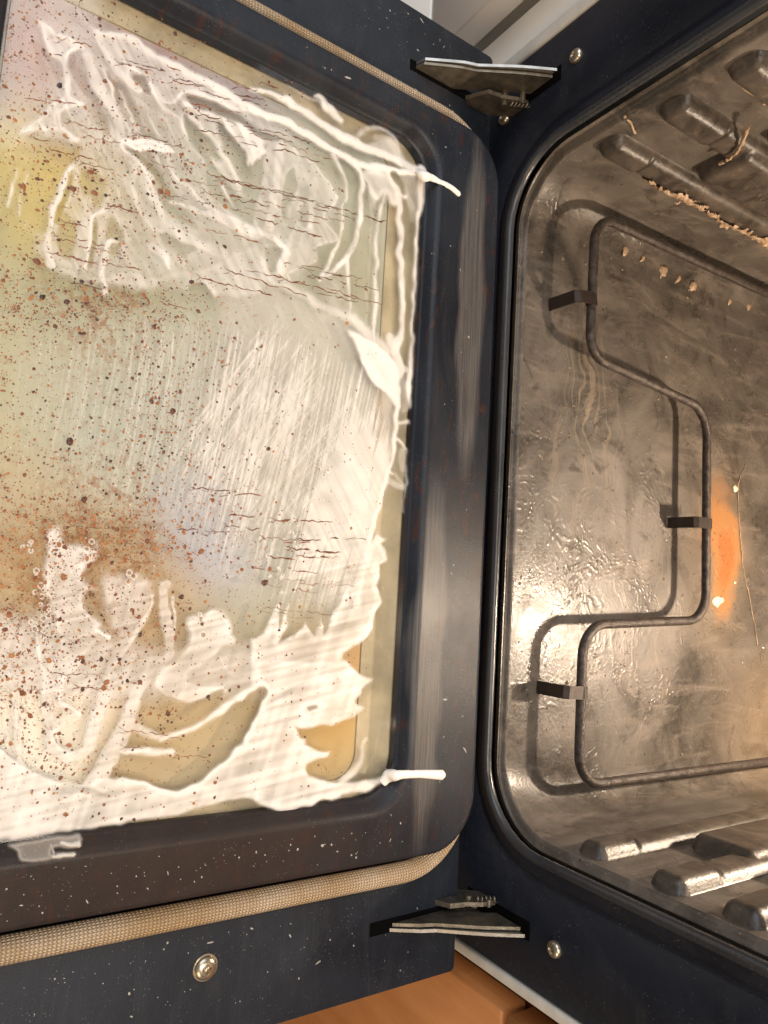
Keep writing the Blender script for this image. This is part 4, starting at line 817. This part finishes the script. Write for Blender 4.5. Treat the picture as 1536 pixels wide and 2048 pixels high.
# ================================================================== dried flecks on the black metal
fm_ = NT('dried_cleaner_fleck'); fm_.p(Base_Color=(.34, .32, .29), Roughness=.6); 
def flecks(name, polys, n, zb, label, rmin=.7, rmax=2.6, tail=.1):
    P = []; 
    for pl, share in polys:
        pl = np.array(pl, float); k = int(n * share); a, b = pl.min(0), pl.max(0); c = 0
        while c < k:
            q = RNG.uniform(a, b); ins = False
            for i in range(len(pl)):
                p1, p2 = pl[i], pl[(i + 1) % len(pl)]
                if (p1[1] > q[1]) != (p2[1] > q[1]) and q[0] < (p2[0] - p1[0]) * (q[1] - p1[1]) / (p2[1] - p1[1]) + p1[0]: ins = not ins
            if ins: P.append(q); c += 1
    P = np.array(P); g = on_door(P[:, 0], P[:, 1], zb + .0001); m = len(P)
    r = np.clip(np.exp(RNG.normal(-.25, .45, m)), .4, rmax) * sc; el = np.where(RNG.random(m) < tail, RNG.uniform(2, 5, m), RNG.uniform(.9, 1.5, m))
    o = domes(name, g, r * el, r, RNG.normal(.9, .5, m), r * .3, fm_.m, {}); return tag(o, label, 'dried foam', None, 'stuff')
flecks('dried_flecks', [([(0, 1945), (860, 1790), (905, 1800), (905, 1930), (300, 2048), (0, 2048)], .62), ([(700, 20), (800, 10), (960, 100), (930, 190), (830, 110)], .38)], 95, 0, 'pale dried cleaner flecks dotted on the black outer door plate', .7, 3.6, .2)
flecks('dried_flecks', [([(0, 1740), (480, 1680), (800, 1620), (820, 1700), (500, 1760), (0, 1850)], .62), ([(560, 40), (900, 210), (960, 300), (930, 330), (800, 210), (500, 70)], .18), ([(860, 420), (980, 400), (950, 1600), (810, 1600)], .20)], 130, ZP, 'pale dried cleaner flecks dotted on the black frame round the glass', .5, 2.6, .18)
# ================================================================== residue in the cavity
def on_plane(u, v, ax, val):
    d = ROT.T @ np.array([(u - 768) / FOC, (v - 1024) / FOC, 1]); t = (val - CAM[ax]) / d[ax]; return CAM + t * d
tanm = NT('tan_foam_residue'); tanm.p(Base_Color=tanm.mix(tanm.ramp(tanm.noise(tanm.coord(), 160, 4), [(.35, 0), (.65, 1)]), (.30, .19, .105), (.50, .37, .26)), Roughness=.5, Normal=tanm.bump(tanm.noise(tanm.coord(), 500, 3), .5, .0008))
def dab(pu, pv, wd, ln, rot, plane=(2, .0), name='foam_dab', label=None, hgt=.5):
    c0 = on_plane(pu, pv, *plane)
    if plane[0] == 2:
        for _ in range(8):
            e_ = max(0, abs(c0[0]) - .1915); c0 = on_plane(pu, pv, 2, .025 - math.sqrt(max(.025 ** 2 - e_ ** 2, 0)))
    n1_, n2_ = 14, 6; v = []; f = []
    for j in range(n2_):
        ph = j / (n2_ - 1) * math.pi / 2
        for i in range(n1_):
            a = 2 * math.pi * i / n1_; k = math.cos(ph) * (1 + .18 * RNG.standard_normal()); 
            x = wd * math.cos(a) * k; y = ln * (math.sin(a) if math.sin(a) > 0 else math.sin(a) * .55) * k
            x *= 1 - .45 * max(0, math.sin(a))
            v.append((x * math.cos(rot) - y * math.sin(rot), x * math.sin(rot) + y * math.cos(rot), math.sin(ph) * wd * hgt))
    for j in range(n2_ - 1):
        for i in range(n1_): f.append((j * n1_ + i, j * n1_ + (i + 1) % n1_, (j + 1) * n1_ + (i + 1) % n1_, (j + 1) * n1_ + i))
    if plane[0] == 0: v = [((z if plane[1] < 0 else -z), x, y) for x, y, z in v]
    o = mesh(name, v, f, tanm.m); o.location = c0
    return tag(o, label or 'small tan foam dab on the cavity floor beside the upper heating rod', 'foam', 'tan foam dabs beside the upper heating rod')
for u, v, wd, ln, lb in ((1250, 500, .0032, .0058, 'broad tan foam dab nearest the bend of the upper heating rod'), (1286, 516, .0018, .0050, 'thin tan foam sliver between two broad dabs by the upper rod'), (1326, 540, .0048, .0075, 'largest tan foam dab beside the upper heating rod'),
                  (1357, 556, .0024, .0066, 'narrow tan foam dab between the largest dab and a stubby one'), (1386, 570, .0046, .0058, 'stubby rounded tan foam dab at the end of the close row by the upper rod'), (1459, 602, .0026, .0046, 'lone small tan foam dab just past the gap in the row by the upper rod'), (1498, 612, .0022, .0052, 'last tiny tan foam dab of the row, nearest the photo edge')):
    dab(u, v, wd, ln, -2.0 + RNG.normal(0, .15), label=lb)
# ragged foam crust left along the lowest left rib
yy_ = np.arange(.080, .330, .0007); zz_ = np.arange(.046, .070, .0007); Yc, Zc = np.meshgrid(yy_, zz_, indexing='ij')
def vn(sc_, seed):
    r = np.random.default_rng(seed); g = r.standard_normal((int(.26 / sc_) + 4, int(.03 / sc_) + 4)); a = (Yc - .08) / sc_; b = (Zc - .046) / sc_; ai = a.astype(int); bi = b.astype(int); fa = a - ai; fb = b - bi
    fa = fa * fa * (3 - 2 * fa); fb = fb * fb * (3 - 2 * fb)
    return (g[ai, bi] * (1 - fa) + g[ai + 1, bi] * fa) * (1 - fb) + (g[ai, bi + 1] * (1 - fa) + g[ai + 1, bi + 1] * fa) * fb
mid_ = .0565 + .0016 * np.sin(Yc * 60); hw_ = np.interp(Yc, [.08, .10, .14, .33], [.0010, .0040, .0062, .0070])
th = 1 - np.abs(Zc - mid_) / hw_ + .55 * vn(.008, 3) + .30 * vn(.003, 4) + .10 * vn(.0013, 5)
hh_ = .0024 * np.clip(th, 0, 1.4) ** .6 + .0004 * vn(.0014, 8); ribh = .0080 * np.clip(1 - (np.maximum(np.maximum(.0615 - Zc, Zc - .0685), 0) / .0066) ** 2.2, 0, 1) ** .62
ok_ = th > .02; q_ = ok_[:-1, :-1] & ok_[1:, :-1] & ok_[1:, 1:] & ok_[:-1, 1:]; ia, ib = np.nonzero(q_); id_ = np.arange(Yc.size).reshape(Yc.shape)
V = np.stack([-.2165 + ribh * .9 + np.where(th > .12, hh_, .0001), Yc, Zc], -1).reshape(-1, 3); F = np.stack([id_[ia, ib], id_[ia, ib + 1], id_[ia + 1, ib + 1], id_[ia + 1, ib]], -1)
us = np.unique(F); rm = np.zeros(Yc.size, int); rm[us] = np.arange(len(us))
o = fast_mesh('foam_crust', V[us], rm[F], tanm.m); tag(o, 'ragged tan foam crust along the lowest rib of the far cavity wall', 'foam', None, 'stuff')
def streak(name, P, rad, plane, label):
    Q = spline([on_plane(u, v, *plane) for u, v in P], 6)
    off = np.zeros(3); off[plane[0]] = .0012 * (1 if plane[1] < 0 else -1) if plane[0] == 0 else .0006
    Q = [q + off + RNG.normal(0, .0003, 3) for q in Q]
    o = tube(name, Q, [rad * (.6 + .8 * RNG.random()) for _ in Q], tanm.m, None, 8); return tag(o, label, 'foam')
streak('foam_streak', [(1478, 150), (1490, 172), (1522, 190), (1530, 205)], .0012, (0, -.2165), 'thin tan streak on the cavity wall below the top rib')
streak('foam_streak', [(1494, 250), (1488, 275), (1470, 305), (1440, 325)], .0011, (0, -.2090), 'curved tan foam streak hanging over the second wall rib')
streak('foam_streak', [(1250, 228), (1262, 244), (1270, 262)], .0007, (0, -.2165), 'thin tan trickle above the lowest wall rib')
streak('foam_ridge', [(1490, 930), (1476, 970), (1477, 1050), (1484, 1120), (1494, 1180), (1508, 1250), (1514, 1290)], .00032, (2, 0), 'thin pale foam edge curving behind the orange stain on the cavity floor')
for u, v, wd, ln, r_, lb in ((1433, 1203, .0046, .0095, .2, 'oval cream foam blob beside the orange stain on the cavity floor'), (1470, 978, .0030, .0048, .1, 'small cream foam blob at the end of the orange stain'), (1470, 1165, .0014, .002, 0, 'tiny cream foam dot on the edge of the orange stain')):
    o = dab(u, v, wd, ln, r_, (2, 0), 'foam_blob', lb, .3); del o['group']
    cm = bpy.data.materials.get('cream_blob')
    if cm is None: k_ = NT('cream_blob'); k_.p(Base_Color=(.80, .66, .47), Roughness=.4); cm = k_.m
    o.data.materials[0] = cm

_w = NT('wet_droplet'); _w.p(Base_Color=(.17, .135, .10), Roughness=.10); _w.b.inputs['Specular IOR Level'].default_value = .7
n = 650; x = RNG.uniform(-.19, .19, n); y = RNG.uniform(.03, .34, n); k = RNG.random(n) < .25 + .75 * np.exp(-((x - .10) / .09) ** 2); x = x[k]; y = y[k]; n = len(x)
r = np.clip(np.exp(RNG.normal(-7.35, .42, n)), .0003, .0019)
o = domes('wet_droplets', np.stack([x, y, np.full(n, .0001)], -1), r * RNG.uniform(.9, 1.7, n), r, RNG.uniform(0, 3, n), r * .55, _w.m, {}, False); tag(o, 'glossy brown cleaner droplets beaded on the cavity floor', 'droplets', None, 'stuff')
